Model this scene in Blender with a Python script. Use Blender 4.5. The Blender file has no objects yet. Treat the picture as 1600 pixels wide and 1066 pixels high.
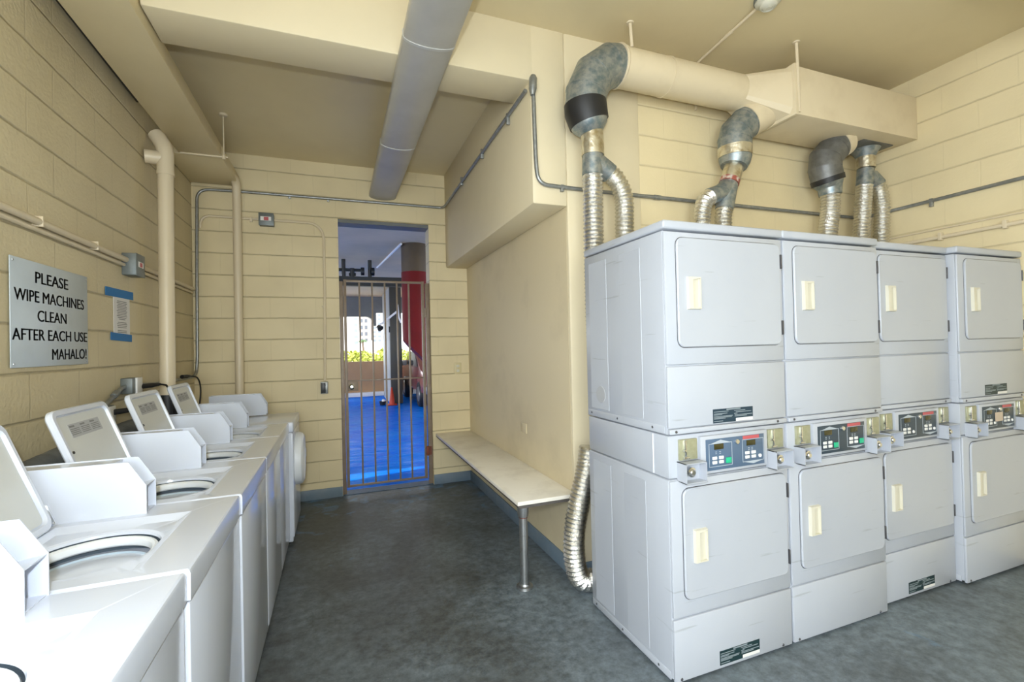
import bpy, bmesh, math, random
from mathutils import Vector, Matrix, noise
PI = math.pi
rnd = random.Random(7)
scn = bpy.context.scene
COL = scn.collection

# ------------------------------------------------------------------ camera, light, exposure
YAW, PITCH, ROLL = 0.3612736, 0.00992278, -0.0235542
cam_d = bpy.data.cameras.new('camera')
cam = bpy.data.objects.new('camera', cam_d); COL.objects.link(cam)
cam_d.sensor_fit = 'HORIZONTAL'; cam_d.sensor_width = 36.0
cam_d.lens = 36.0 * 726.86 / 1600.0
cam_d.clip_start = 0.02; cam_d.clip_end = 600
fw = Vector((math.sin(YAW)*math.cos(PITCH), math.cos(YAW)*math.cos(PITCH), math.sin(PITCH)))
rt = Vector((math.cos(YAW), -math.sin(YAW), 0)); up = rt.cross(fw)
r2 = math.cos(ROLL)*rt + math.sin(ROLL)*up; u2 = -math.sin(ROLL)*rt + math.cos(ROLL)*up
cam.matrix_world = Matrix(((r2.x, u2.x, -fw.x, 0), (r2.y, u2.y, -fw.y, 0), (r2.z, u2.z, -fw.z, 1.473), (0, 0, 0, 1)))
scn.camera = cam

world = bpy.data.worlds.new('daylight'); scn.world = world; world.use_nodes = True
bg = world.node_tree.nodes['Background']
bg.inputs['Color'].default_value = (0.90, 0.955, 1.0, 1)
bg.inputs['Strength'].default_value = 3.2

def lamp(name, kind, loc, energy, color=(1, 1, 1), **kw):
    d = bpy.data.lights.new(name, kind); d.energy = energy; d.color = color
    for k, v in kw.items(): setattr(d, k, v)
    o = bpy.data.objects.new(name, d); COL.objects.link(o); o.location = loc
    return o
def aim(o, v): o.rotation_euler = Vector(v).to_track_quat('-Z', 'Y').to_euler()

sun = lamp('sun', 'SUN', (-10, -5, 20), 3.2, (1, .95, .87), angle=math.radians(.6)); aim(sun, (.72, .16, -.80))
flash = lamp('camera_flash', 'POINT', (-.06, -.05, 1.67), 88, (.86, .94, 1), shadow_soft_size=.03)
# soft fill lamp added behind the camera; the wall there has no window
fill_l = lamp('soft_fill', 'AREA', (-.1, -2.9, 1.65), 88, (.82, .92, 1), shape='RECTANGLE', size=2.2, size_y=1.7)
aim(fill_l, (.12, 1, 0))
# sky light falling into the parking garage over its parapet
gday = lamp('garage_daylight', 'AREA', (1.5, 30, 7.2), 60, (.95, .975, 1), shape='RECTANGLE', size=26, size_y=5)
aim(gday, (0, -.98, -.2))
# daylight coming in through the open side of the laundry room
day = lamp('open_side_daylight', 'AREA', (-4.6, -2.6, 2.2), 125, (.84, .92, 1), shape='RECTANGLE', size=5.5, size_y=3.8)
aim(day, (.84, .54, -.02))

vs = scn.view_settings
scn.display_settings.display_device = 'sRGB'
vs.view_transform = 'Standard'; vs.look = 'None'; vs.gamma = 1.0; vs.use_curve_mapping = False
vs.exposure = 0.58

# ------------------------------------------------------------------ materials
def mat(name, color, rough=.5, metal=0, bump=None, vary=None, coat=0, emit=None, spec=None):
    """bump=(scale,strength,distance) noise bump; vary=(scale,color2,contrast lo,hi) colour blotches"""
    m = bpy.data.materials.new(name); m.use_nodes = True
    nt = m.node_tree; b = nt.nodes['Principled BSDF']
    b.inputs['Base Color'].default_value = (*color, 1); b.inputs['Roughness'].default_value = rough
    b.inputs['Metallic'].default_value = metal; b.inputs['Coat Weight'].default_value = coat
    if spec is not None: b.inputs['Specular IOR Level'].default_value = spec
    tc = nt.nodes.new('ShaderNodeTexCoord')
    if bump:
        n = nt.nodes.new('ShaderNodeTexNoise'); n.inputs['Scale'].default_value = bump[0]; n.inputs['Detail'].default_value = 4
        nt.links.new(tc.outputs['Object'], n.inputs['Vector'])
        bp = nt.nodes.new('ShaderNodeBump'); bp.inputs['Strength'].default_value = bump[1]; bp.inputs['Distance'].default_value = bump[2]
        nt.links.new(n.outputs['Fac'], bp.inputs['Height']); nt.links.new(bp.outputs['Normal'], b.inputs['Normal'])
    if vary:
        n = nt.nodes.new('ShaderNodeTexNoise'); n.inputs['Scale'].default_value = vary[0]; n.inputs['Detail'].default_value = 6
        n.inputs['Roughness'].default_value = .6
        nt.links.new(tc.outputs['Object'], n.inputs['Vector'])
        r = nt.nodes.new('ShaderNodeValToRGB')
        r.color_ramp.elements[0].position = vary[2]; r.color_ramp.elements[0].color = (*color, 1)
        r.color_ramp.elements[1].position = vary[3]; r.color_ramp.elements[1].color = (*vary[1], 1)
        nt.links.new(n.outputs['Fac'], r.inputs['Fac']); nt.links.new(r.outputs['Color'], b.inputs['Base Color'])
    if emit:
        b.inputs['Emission Color'].default_value = (*emit[0], 1); b.inputs['Emission Strength'].default_value = emit[1]
    return m

CREAM = (.73, .62, .385)
def block_mat(name, axis, z0, off, joint=.62, lump=1.0, col=CREAM, vert=.12):
    """painted concrete block; axis = horizontal world axis along the wall"""
    m = mat(name, col, .55); nt = m.node_tree; N = nt.nodes; L = nt.links; b = N['Principled BSDF']
    tc = N.new('ShaderNodeTexCoord'); sp = N.new('ShaderNodeSeparateXYZ'); L.new(tc.outputs['Object'], sp.inputs[0])
    cb = N.new('ShaderNodeCombineXYZ'); L.new(sp.outputs[axis], cb.inputs[0]); L.new(sp.outputs['Z'], cb.inputs[1])
    # wobble so that the joints are not ruler straight
    wn = N.new('ShaderNodeTexNoise'); wn.inputs['Scale'].default_value = 9; L.new(tc.outputs['Object'], wn.inputs['Vector'])
    ws = N.new('ShaderNodeVectorMath'); ws.operation = 'SCALE'; ws.inputs['Scale'].default_value = .008; L.new(wn.outputs['Color'], ws.inputs[0])
    ad = N.new('ShaderNodeVectorMath'); ad.operation = 'ADD'; L.new(cb.outputs[0], ad.inputs[0]); L.new(ws.outputs[0], ad.inputs[1])
    of = N.new('ShaderNodeVectorMath'); of.operation = 'SUBTRACT'; of.inputs[1].default_value = (off+.004, z0+.004, 0); L.new(ad.outputs[0], of.inputs[0])
    def brick(msize, smooth):
        t = N.new('ShaderNodeTexBrick'); t.offset = .5; t.offset_frequency = 2; t.squash = 1
        t.inputs['Scale'].default_value = 1; t.inputs['Brick Width'].default_value = .4064; t.inputs['Row Height'].default_value = .2032
        t.inputs['Mortar Size'].default_value = msize; t.inputs['Mortar Smooth'].default_value = smooth
        L.new(of.outputs[0], t.inputs['Vector']); return t
    t = brick(.006, .6)
    # horizontal joints stronger than vertical ones (the vertical ones are nearly flush)
    sy = N.new('ShaderNodeSeparateXYZ'); L.new(of.outputs[0], sy.inputs[0])
    mo = N.new('ShaderNodeMath'); mo.operation = 'PINGPONG'; mo.inputs[1].default_value = .1016; L.new(sy.outputs['Y'], mo.inputs[0])
    lt = N.new('ShaderNodeMapRange'); lt.inputs['From Min'].default_value = .002; lt.inputs['From Max'].default_value = .008
    lt.inputs['To Min'].default_value = 1; lt.inputs['To Max'].default_value = .0; L.new(mo.outputs[0], lt.inputs['Value'])
    vf = N.new('ShaderNodeMath'); vf.operation = 'MULTIPLY'; vf.inputs[1].default_value = vert; L.new(t.outputs['Fac'], vf.inputs[0])
    jm = N.new('ShaderNodeMath'); jm.operation = 'MAXIMUM'; L.new(lt.outputs[0], jm.inputs[0]); L.new(vf.outputs[0], jm.inputs[1])
    # dirt and shade of the hollow joints painted in, broken up by noise
    dn = N.new('ShaderNodeTexNoise'); dn.inputs['Scale'].default_value = 5; dn.inputs['Detail'].default_value = 5; L.new(tc.outputs['Object'], dn.inputs['Vector'])
    dm = N.new('ShaderNodeMapRange'); dm.inputs['From Min'].default_value = .3; dm.inputs['From Max'].default_value = .7
    dm.inputs['To Min'].default_value = joint*.45; dm.inputs['To Max'].default_value = joint; L.new(dn.outputs['Fac'], dm.inputs['Value'])
    jf = N.new('ShaderNodeMath'); jf.operation = 'MULTIPLY'; L.new(jm.outputs[0], jf.inputs[0]); L.new(dm.outputs[0], jf.inputs[1])
    tone = N.new('ShaderNodeMixRGB'); tone.inputs[1].default_value = (*col, 1); tone.inputs[2].default_value = (col[0]*.9, col[1]*.89, col[2]*.87, 1)
    n2 = N.new('ShaderNodeTexNoise'); n2.inputs['Scale'].default_value = 1.6; n2.inputs['Detail'].default_value = 7; L.new(tc.outputs['Object'], n2.inputs['Vector'])
    cr = N.new('ShaderNodeMapRange'); cr.inputs['From Min'].default_value = .4; cr.inputs['From Max'].default_value = .65; L.new(n2.outputs['Fac'], cr.inputs['Value'])
    L.new(cr.outputs[0], tone.inputs[0])
    mx = N.new('ShaderNodeMixRGB'); mx.inputs[2].default_value = (.16, .125, .07, 1); L.new(tone.outputs[0], mx.inputs[1]); L.new(jf.outputs[0], mx.inputs[0])
    L.new(mx.outputs[0], b.inputs['Base Color'])
    # bump: joints + lumpy paint
    nb = N.new('ShaderNodeTexNoise'); nb.inputs['Scale'].default_value = 55; nb.inputs['Detail'].default_value = 5; L.new(tc.outputs['Object'], nb.inputs['Vector'])
    ns = N.new('ShaderNodeMath'); ns.operation = 'MULTIPLY'; ns.inputs[1].default_value = .35*lump; L.new(nb.outputs['Fac'], ns.inputs[0])
    hs = N.new('ShaderNodeMath'); hs.operation = 'SUBTRACT'; L.new(ns.outputs[0], hs.inputs[0]); L.new(jm.outputs[0], hs.inputs[1])
    bp = N.new('ShaderNodeBump'); bp.inputs['Strength'].default_value = .55; bp.inputs['Distance'].default_value = .008
    L.new(hs.outputs[0], bp.inputs['Height']); L.new(bp.outputs['Normal'], b.inputs['Normal'])
    return m

M = {}
M['block_back'] = block_mat('painted block back', 'X', .165, .02, .6, .4)
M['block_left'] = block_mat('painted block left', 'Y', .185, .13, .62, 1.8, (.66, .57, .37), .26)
M['block_dryer'] = block_mat('painted block dryer wall', 'X', .228, .1, .26, .5)
M['block_right'] = block_mat('painted block right', 'Y', .235, .2, .32, .6)
M['plaster'] = mat('cream plaster', (.69, .60, .41), .5, bump=(3, .15, .01), vary=(1.3, (.65, .565, .385), .45, .7))
M['plaster_niche'] = mat('cream plaster scuffed', (.68, .58, .38), .5, bump=(4, .15, .01), vary=(1.7, (.58, .49, .315), .5, .75))
M['ceil'] = mat('cream ceiling paint', (.70, .595, .37), .42, bump=(2, .12, .01), vary=(.9, (.64, .54, .335), .45, .7))
M['pipe_cream'] = mat('cream painted pipe', (.68, .58, .41), .4, bump=(30, .1, .002))
M['duct_cream'] = mat('cream painted duct', (.68, .58, .40), .45, bump=(8, .1, .004), vary=(4, (.62, .52, .35), .5, .72))
M['base_blue'] = mat('blue grey base paint', (.13, .185, .235), .5, bump=(20, .2, .004), vary=(5, (.17, .21, .25), .4, .7))
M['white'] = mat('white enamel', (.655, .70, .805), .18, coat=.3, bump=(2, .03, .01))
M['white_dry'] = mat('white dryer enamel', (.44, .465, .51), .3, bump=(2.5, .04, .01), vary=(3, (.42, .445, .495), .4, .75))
def scuff(m):
    """thin grey scrapes that belong to the enamel"""
    nt = m.node_tree; N = nt.nodes; L = nt.links; b = N['Principled BSDF']
    src = b.inputs['Base Color'].links[0].from_socket
    tc = N.new('ShaderNodeTexCoord'); mp = N.new('ShaderNodeMapping'); mp.inputs['Scale'].default_value = (2.2, 2.2, 34); mp.inputs['Rotation'].default_value = (0, .10, 0)
    L.new(tc.outputs['Object'], mp.inputs[0]); n = N.new('ShaderNodeTexNoise'); n.inputs['Scale'].default_value = 1.6; n.inputs['Detail'].default_value = 5; L.new(mp.outputs[0], n.inputs['Vector'])
    r = N.new('ShaderNodeMapRange'); r.inputs['From Min'].default_value = .665; r.inputs['From Max'].default_value = .72; r.inputs['To Max'].default_value = .35; L.new(n.outputs['Fac'], r.inputs['Value'])
    mx = N.new('ShaderNodeMixRGB'); mx.inputs[2].default_value = (.20, .20, .20, 1); L.new(src, mx.inputs[1]); L.new(r.outputs[0], mx.inputs[0]); L.new(mx.outputs[0], b.inputs['Base Color'])
scuff(M['white_dry'])
M['white_plastic'] = mat('white plastic', (.78, .81, .85), .35)
M['tub'] = mat('pale blue tub plastic', (.44, .55, .66), .3)
M['lid_in'] = mat('grey lid inner face', (.62, .64, .63), .3)
M['gap_shade'] = mat('gap shade blue grey', (.075, .10, .125), .5)
M['dark_gap'] = mat('dark gap', (.03, .035, .04), .7)
M['ivory'] = mat('ivory handle plastic', (.64, .61, .50), .4)
M['olive'] = mat('olive coin slide plate', (.34, .34, .22), .4, .3, vary=(30, (.42, .42, .29), .4, .7))
M['chrome'] = mat('chrome', (.75, .76, .78), .15, 1)
M['steel'] = mat('worn steel', (.42, .43, .43), .35, .9, vary=(25, (.30, .28, .26), .5, .75))
M['panel_blue'] = mat('slate blue control panel', (.085, .135, .21), .35)
M['panel_dark'] = mat('charcoal control panel', (.035, .055, .075), .35)
M['panel_line'] = mat('pale panel print', (.42, .47, .52), .5)
M['lcd'] = mat('dark olive display', (.045, .04, .012), .15)
M['btn_white'] = mat('white button', (.75, .75, .74), .4)
M['btn_green'] = mat('green button', (.02, .45, .24), .35)
M['red_label'] = mat('faded red label', (.50, .10, .11), .5)
M['label_navy'] = mat('navy data label', (.012, .036, .06), .45)
M['label_green'] = mat('dark green data label', (.008, .03, .034), .45)
M['label_text'] = mat('pale label print', (.24, .285, .31), .6)
M['label_white'] = mat('white sticker', (.75, .74, .72), .5)
M['grey_text'] = mat('grey sticker', (.40, .41, .43), .5)
M['black'] = mat('black rubber', (.012, .012, .013), .5)
M['black_metal'] = mat('black painted steel', (.010, .012, .014), .4)
M['hinge'] = mat('grey hinge', (.12, .12, .13), .4, .7)
M['galv'] = mat('galvanized sheet', (.37, .385, .375), .42, .7, bump=(40, .08, .002), vary=(26, (.18, .235, .26), .38, .64))
M['galv_dk'] = mat('weathered galvanized sheet', (.21, .215, .21), .5, .6, bump=(40, .08, .002), vary=(14, (.13, .13, .125), .35, .68))
M['conduit'] = mat('galvanized conduit', (.27, .285, .28), .4, .7, vary=(30, (.36, .37, .37), .4, .7))
M['duct_grey'] = mat('grey metal duct', (.48, .465, .425), .38, .12, bump=(3, .1, .01), vary=(2.5, (.41, .395, .36), .4, .7))
M['band_grey'] = mat('pale duct band', (.55, .55, .53), .4, .2)
M['foil'] = mat('crinkled foil', (.80, .79, .75), .22, 1, bump=(110, .8, .006))
M['foil_tape'] = mat('aged foil tape', (.72, .68, .56), .3, .9, bump=(45, .5, .006), vary=(18, (.50, .42, .27), .45, .65))
M['red_tape'] = mat('red tape', (.42, .12, .09), .4, .4, vary=(30, (.65, .60, .55), .45, .6))
M['blue_tape'] = mat('blue masking tape', (.0, .155, .43), .6)
M['paper'] = mat('white paper', (.74, .72, .70), .7)
M['ink'] = mat('grey print', (.22, .22, .22), .8)
M['sign'] = mat('pale blue grey sign', (.52, .585, .64), .35, vary=(6, (.49, .55, .60), .4, .7))
M['letter'] = mat('black lettering', (.022, .024, .028), .5)
M['gate'] = mat('brown painted steel', (.22, .165, .115), .45, .1, vary=(9, (.27, .21, .16), .4, .7))
M['rust'] = mat('red brown rust', (.23, .06, .035), .7, vary=(20, (.14, .05, .03), .4, .6))
M['bench_top'] = mat('worn off white bench top', (.84, .80, .71), .4, vary=(5, (.70, .655, .57), .45, .72))
M['bench_edge'] = mat('dark plywood edge', (.09, .08, .07), .6)
M['ivory_plate'] = mat('ivory wall plate', (.62, .53, .30), .4)
M['grey_box'] = mat('grey steel box', (.15, .17, .17), .45, .35, vary=(14, (.20, .22, .215), .4, .7))
M['grey_hose'] = mat('grey drain trough', (.10, .11, .115), .6, bump=(30, .3, .01), vary=(12, (.16, .17, .175), .4, .7))
M['glass_door'] = mat('dark door glass', (.06, .08, .10), .05)
M['det'] = mat('off white detector plastic', (.60, .58, .48), .45)
M['chute_brown'] = mat('brown chute metal', (.085, .060, .035), .5, .1, vary=(3, (.06, .042, .025), .4, .7))
M['chute_red'] = mat('red chute paint', (.15, .006, .008), .55, spec=.2, vary=(3, (.115, .005, .006), .4, .7))
M['concrete'] = mat('garage concrete', (.46, .47, .45), .6, bump=(8, .2, .01), vary=(1.2, (.40, .41, .39), .4, .7))
M['pier_shade'] = mat('pier front shade', (.055, .052, .040), .5)
M['concrete_dk'] = mat('grey painted concrete', (.16, .17, .165), .5, vary=(1.2, (.12, .125, .12), .4, .7))
M['garage_ceil'] = mat('grey garage ceiling', (.68, .53, .33), .6, bump=(1.5, .3, .02), vary=(1.0, (.56, .44, .27), .4, .7))
M['parapet'] = mat('brown block parapet', (.46, .28, .15), .7, bump=(20, .3, .01), vary=(1.6, (.40, .24, .125), .4, .7))
M['threshold'] = mat('worn blue threshold paint', (.03, .075, .14), .5, vary=(9, (.06, .12, .20), .4, .65))
M['curb'] = mat('white painted curb', (.82, .82, .82), .5)
M['orange'] = mat('orange cone plastic', (.48, .035, .010), .5)
M['car_red'] = mat('dull red car paint', (.30, .09, .08), .25, .2, coat=.5)
M['car_glass'] = mat('car glass', (.02, .025, .03), .05)
M['leaf'] = mat('yellow green leaves', (.30, .33, .03), .6)
M['leaf_dk'] = mat('green leaves', (.05, .11, .02), .5)
M['bark'] = mat('bark', (.16, .11, .07), .8)
M['bldg_white'] = mat('white tower concrete', (.82, .80, .78), .7)
M['bldg_pink'] = mat('pale pink tower concrete', (.80, .70, .66), .7)
M['win'] = mat('tower window', (.22, .25, .30), .2)
M['roof_white'] = mat('white roof', (.85, .85, .86), .6)
M['ground'] = mat('outside paving', (.42, .41, .39), .8, vary=(.5, (.36, .35, .33), .4, .7))
M['tube_white'] = mat('white tube', (.85, .85, .85), .4)
M['card'] = mat('tan card', (.55, .45, .36), .7)

def floor_mat():
    m = mat('painted concrete floor', (.07, .075, .075), .42); nt = m.node_tree; N = nt.nodes; L = nt.links; b = N['Principled BSDF']
    tc = N.new('ShaderNodeTexCoord')
    def nz(scale, detail, rough=.6, dist=0):
        n = N.new('ShaderNodeTexNoise'); n.inputs['Scale'].default_value = scale; n.inputs['Detail'].default_value = detail
        n.inputs['Roughness'].default_value = rough; n.inputs['Distortion'].default_value = dist; L.new(tc.outputs['Object'], n.inputs['Vector']); return n
    def ramp(n, p0, c0, p1, c1):
        r = N.new('ShaderNodeValToRGB'); r.color_ramp.elements[0].position = p0; r.color_ramp.elements[1].position = p1
        r.color_ramp.elements[0].color = (*c0, 1); r.color_ramp.elements[1].color = (*c1, 1); L.new(n.outputs['Fac'], r.inputs['Fac']); return r
    # worn walking strip is darker; the right side keeps more of its blue grey paint
    sp = N.new('ShaderNodeSeparateXYZ'); L.new(tc.outputs['Object'], sp.inputs[0])
    gx = N.new('ShaderNodeMapRange'); gx.inputs['From Min'].default_value = .2; gx.inputs['From Max'].default_value = 1.9; L.new(sp.outputs['X'], gx.inputs['Value'])
    n1 = nz(1.3, 12, .68, .5)
    s1 = N.new('ShaderNodeMath'); s1.operation = 'MULTIPLY_ADD'; s1.inputs[1].default_value = .16; L.new(gx.outputs[0], s1.inputs[0]); L.new(n1.outputs['Fac'], s1.inputs[2])
    a = N.new('ShaderNodeValToRGB'); a.color_ramp.elements[0].position = .44; a.color_ramp.elements[0].color = (.085, .096, .100, 1)
    a.color_ramp.elements[1].position = .72; a.color_ramp.elements[1].color = (.175, .215, .245, 1); L.new(s1.outputs[0], a.inputs['Fac'])
    n2 = nz(18, 13, .72, .1); bl = ramp(n2, .36, (.42, .42, .42), .63, (1.25, 1.25, 1.25))
    mu = N.new('ShaderNodeMixRGB'); mu.blend_type = 'MULTIPLY'; mu.inputs[0].default_value = .8; L.new(a.outputs[0], mu.inputs[1]); L.new(bl.outputs[0], mu.inputs[2])
    # scuffs of blue garage paint tracked in near the gate
    ms = N.new('ShaderNodeMapRange'); ms.inputs['From Min'].default_value = 3.2; ms.inputs['From Max'].default_value = 5.0; ms.inputs['To Max'].default_value = .16; L.new(sp.outputs['Y'], ms.inputs['Value'])
    n3 = nz(4.5, 6, .6, .6); ad = N.new('ShaderNodeMath'); ad.operation = 'ADD'; L.new(n3.outputs['Fac'], ad.inputs[0]); L.new(ms.outputs[0], ad.inputs[1])
    rb = N.new('ShaderNodeMapRange'); rb.inputs['From Min'].default_value = .68; rb.inputs['From Max'].default_value = .80; rb.inputs['To Max'].default_value = .75; L.new(ad.outputs[0], rb.inputs['Value'])
    mb = N.new('ShaderNodeMixRGB'); mb.inputs[2].default_value = (.12, .25, .42, 1); L.new(rb.outputs[0], mb.inputs[0]); L.new(mu.outputs[0], mb.inputs[1])
    # fine pale grit
    n4 = nz(70, 2); r4 = ramp(n4, .70, (0, 0, 0), .78, (.10, .11, .11))
    sc = N.new('ShaderNodeMixRGB'); sc.blend_type = 'ADD'; sc.inputs[0].default_value = .5; L.new(mb.outputs[0], sc.inputs[1]); L.new(r4.outputs[0], sc.inputs[2])
    L.new(sc.outputs[0], b.inputs['Base Color'])
    rr = N.new('ShaderNodeMapRange'); rr.inputs['To Min'].default_value = .30; rr.inputs['To Max'].default_value = .62; L.new(n2.outputs['Fac'], rr.inputs['Value']); L.new(rr.outputs[0], b.inputs['Roughness'])
    bp = N.new('ShaderNodeBump'); bp.inputs['Strength'].default_value = .25; bp.inputs['Distance'].default_value = .006; L.new(n2.outputs['Fac'], bp.inputs['Height']); L.new(bp.outputs['Normal'], b.inputs['Normal'])
    return m
M['floor'] = floor_mat()
def blue_floor_mat():
    m = mat('blue garage floor paint', (.0, .13, .72), .45, spec=.05, vary=(1.4, (.008, .22, .80), .4, .7)); nt = m.node_tree; N = nt.nodes; L = nt.links; b = N['Principled BSDF']
    tc = N.new('ShaderNodeTexCoord'); mp = N.new('ShaderNodeMapping'); mp.inputs['Scale'].default_value = (1.2, 5, 1); L.new(tc.outputs['Object'], mp.inputs[0])
    n = N.new('ShaderNodeTexNoise'); n.inputs['Scale'].default_value = 2.2; n.inputs['Detail'].default_value = 7; L.new(mp.outputs[0], n.inputs['Vector'])
    r = N.new('ShaderNodeMapRange'); r.inputs['From Min'].default_value = .35; r.inputs['From Max'].default_value = .7; r.inputs['To Min'].default_value = .2; r.inputs['To Max'].default_value = .48
    L.new(n.outputs['Fac'], r.inputs['Value']); L.new(r.outputs[0], b.inputs['Roughness']); b.inputs['IOR'].default_value = 1.15
    bp = N.new('ShaderNodeBump'); bp.inputs['Strength'].default_value = .25; bp.inputs['Distance'].default_value = .02; L.new(n.outputs['Fac'], bp.inputs['Height']); L.new(bp.outputs['Normal'], b.inputs['Normal'])
    return m
M['blue_floor'] = blue_floor_mat()

# ------------------------------------------------------------------ mesh helpers
def finish(name, bm, m, parent=None, ang=32, loc=None):
    bmesh.ops.recalc_face_normals(bm, faces=bm.faces)
    for f in bm.faces: f.smooth = True
    lim = math.radians(ang)
    for e in bm.edges:
        if len(e.link_faces) != 2 or e.calc_face_angle(0) > lim: e.smooth = False
    me = bpy.data.meshes.new(name); bm.to_mesh(me); bm.free(); me.materials.append(m)
    o = bpy.data.objects.new(name, me); COL.objects.link(o)
    if parent: o.parent = parent
    if loc: o.location = loc
    return o
def B(): return bmesh.new()
def merge(bm, tmp, mtx=None):
    if mtx is not None: bmesh.ops.transform(tmp, matrix=mtx, verts=tmp.verts)
    me = bpy.data.meshes.new('tmp'); tmp.to_mesh(me); tmp.free(); bm.from_mesh(me); bpy.data.meshes.remove(me)
def box(bm, x0, x1, y0, y1, z0, z1, bev=0, seg=2, mtx=None):
    t = B(); bmesh.ops.create_cube(t, size=1)
    bmesh.ops.transform(t, matrix=Matrix.Translation(((x0+x1)/2, (y0+y1)/2, (z0+z1)/2)) @ Matrix.Diagonal((abs(x1-x0), abs(y1-y0), abs(z1-z0), 1)), verts=t.verts)
    if bev: bmesh.ops.bevel(t, geom=t.edges[:], offset=bev, segments=seg, profile=.5, affect='EDGES')
    merge(bm, t, mtx); return bm
def rrect(w, h, r, n=5):
    pts = []
    for cx, cy, a0 in ((w/2-r, h/2-r, 0), (-w/2+r, h/2-r, 90), (-w/2+r, -h/2+r, 180), (w/2-r, -h/2+r, 270)):
        for i in range(n+1):
            a = math.radians(a0 + 90*i/n); pts.append((cx+r*math.cos(a), cy+r*math.sin(a)))
    return pts
def prism(bm, pts, axis, a, b, bev=0):
    """extrude 2D outline along an axis: axis 'x' -> pts are (y,z); 'y' -> (x,z); 'z' -> (x,y)"""
    def P(p, t): return {'x': (t, p[0], p[1]), 'y': (p[0], t, p[1]), 'z': (p[0], p[1], t)}[axis]
    t = B()
    va = [t.verts.new(P(p, a)) for p in pts]; vb = [t.verts.new(P(p, b)) for p in pts]
    t.faces.new(va); t.faces.new(vb[::-1])
    n = len(pts)
    for i in range(n): t.faces.new((va[i], vb[i], vb[(i+1) % n], va[(i+1) % n]))
    bmesh.ops.recalc_face_normals(t, faces=t.faces)
    if bev:
        es = [e for e in t.edges if len(e.link_faces) == 2 and e.calc_face_angle(0) > math.radians(50)]
        bmesh.ops.bevel(t, geom=es, offset=bev, segments=2, profile=.5, affect='EDGES')
    merge(bm, t); return bm
def lathe(bm, prof, seg=32, mtx=None, close=False):
    """profile [(r,z)] spun about z"""
    t = B(); rings = []
    for r, z in prof:
        if r < 1e-6: rings.append([t.verts.new((0, 0, z))])
        else: rings.append([t.verts.new((r*math.cos(2*PI*i/seg), r*math.sin(2*PI*i/seg), z)) for i in range(seg)])
    for a, b in zip(rings, rings[1:]):
        for i in range(seg):
            j = (i+1) % seg
            if len(a) == 1 and len(b) == 1: continue
            if len(a) == 1: t.faces.new((a[0], b[i], b[j]))
            elif len(b) == 1: t.faces.new((a[i], b[0], a[j]))
            else: t.faces.new((a[i], b[i], b[j], a[j]))
    bmesh.ops.recalc_face_normals(t, faces=t.faces)
    merge(bm, t, mtx); return bm
def spline(pts, step=.02):
    """Catmull-Rom through the points, evenly resampled"""
    P = [Vector(p) for p in pts]; P = [P[0]*2-P[1]] + P + [P[-1]*2-P[-2]]
    out = []
    for i in range(1, len(P)-2):
        n = max(2, int((P[i+1]-P[i]).length/step)*2)
        for k in range(n):
            t = k/n
            out.append(.5*((2*P[i]) + (P[i+1]-P[i-1])*t + (2*P[i-1]-5*P[i]+4*P[i+1]-P[i+2])*t*t + (3*P[i]-P[i-1]-3*P[i+1]+P[i+2])*t**3))
    out.append(P[-2])
    res = [out[0]]; acc = 0
    for a, b in zip(out, out[1:]):
        l = (b-a).length; d = step-acc
        while d <= l:
            res.append(a.lerp(b, d/l)); d += step
        acc = l-(d-step)
    if (res[-1]-out[-1]).length > step*.3: res.append(out[-1])
    return res
def bend(pts, r, n=6):
    """polyline with rounded corners of radius r"""
    P = [Vector(p) for p in pts]; out = [P[0]]
    for a, b, c in zip(P, P[1:], P[2:]):
        u = (a-b); v = (c-b); q = min(r, u.length*.49, v.length*.49)
        p0 = b+u.normalized()*q; p1 = b+v.normalized()*q
        for i in range(n+1):
            t = i/n; out.append((1-t)**2*p0 + 2*t*(1-t)*b + t*t*p1)
    out.append(P[-1]); return out
def tube(bm, pts, rad, seg=16, caps=True, jit=0):
    P = [Vector(p) for p in pts]; n = len(P)
    R = rad if isinstance(rad, (list, tuple)) else [rad]*n
    T = []
    for i in range(n):
        a = P[max(0, i-1)]; b = P[min(n-1, i+1)]
        d1 = (P[i]-a); d2 = (b-P[i])
        d = (d1.normalized() if d1.length > 1e-9 else Vector()) + (d2.normalized() if d2.length > 1e-9 else Vector())
        T.append(d.normalized())
    nrm = T[0].orthogonal().normalized(); t = B(); rings = []
    for i in range(n):
        if i: nrm = (nrm - T[i]*nrm.dot(T[i])).normalized()
        bn = T[i].cross(nrm)
        # keep the pipe round where the path turns sharply (mitre)
        a = P[max(0, i-1)]; b = P[min(n-1, i+1)]
        ring = []
        k = 1.0; ax = None
        d1 = (P[i]-a); d2 = (b-P[i])
        if d1.length > 1e-9 and d2.length > 1e-9:
            c = d1.normalized().dot(d2.normalized()); half = math.acos(max(-1, min(1, c)))/2
            if half > .02:
                k = 1/math.cos(half); ax = (d1.normalized()-d2.normalized()).normalized()
        for s in range(seg):
            an = 2*PI*s/seg; r = R[i]*(1+(rnd.uniform(-jit, jit) if jit else 0))
            v = (nrm*math.cos(an)+bn*math.sin(an))*r
            if ax is not None: v += ax*(v.dot(ax)*(k-1))
            ring.append(t.verts.new(P[i]+v))
        rings.append(ring)
    for a, b in zip(rings, rings[1:]):
        for s in range(seg): t.faces.new((a[s], a[(s+1) % seg], b[(s+1) % seg], b[s]))
    if caps: t.faces.new(rings[0][::-1]); t.faces.new(rings[-1])
    bmesh.ops.recalc_face_normals(t, faces=t.faces)
    merge(bm, t); return bm
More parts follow.
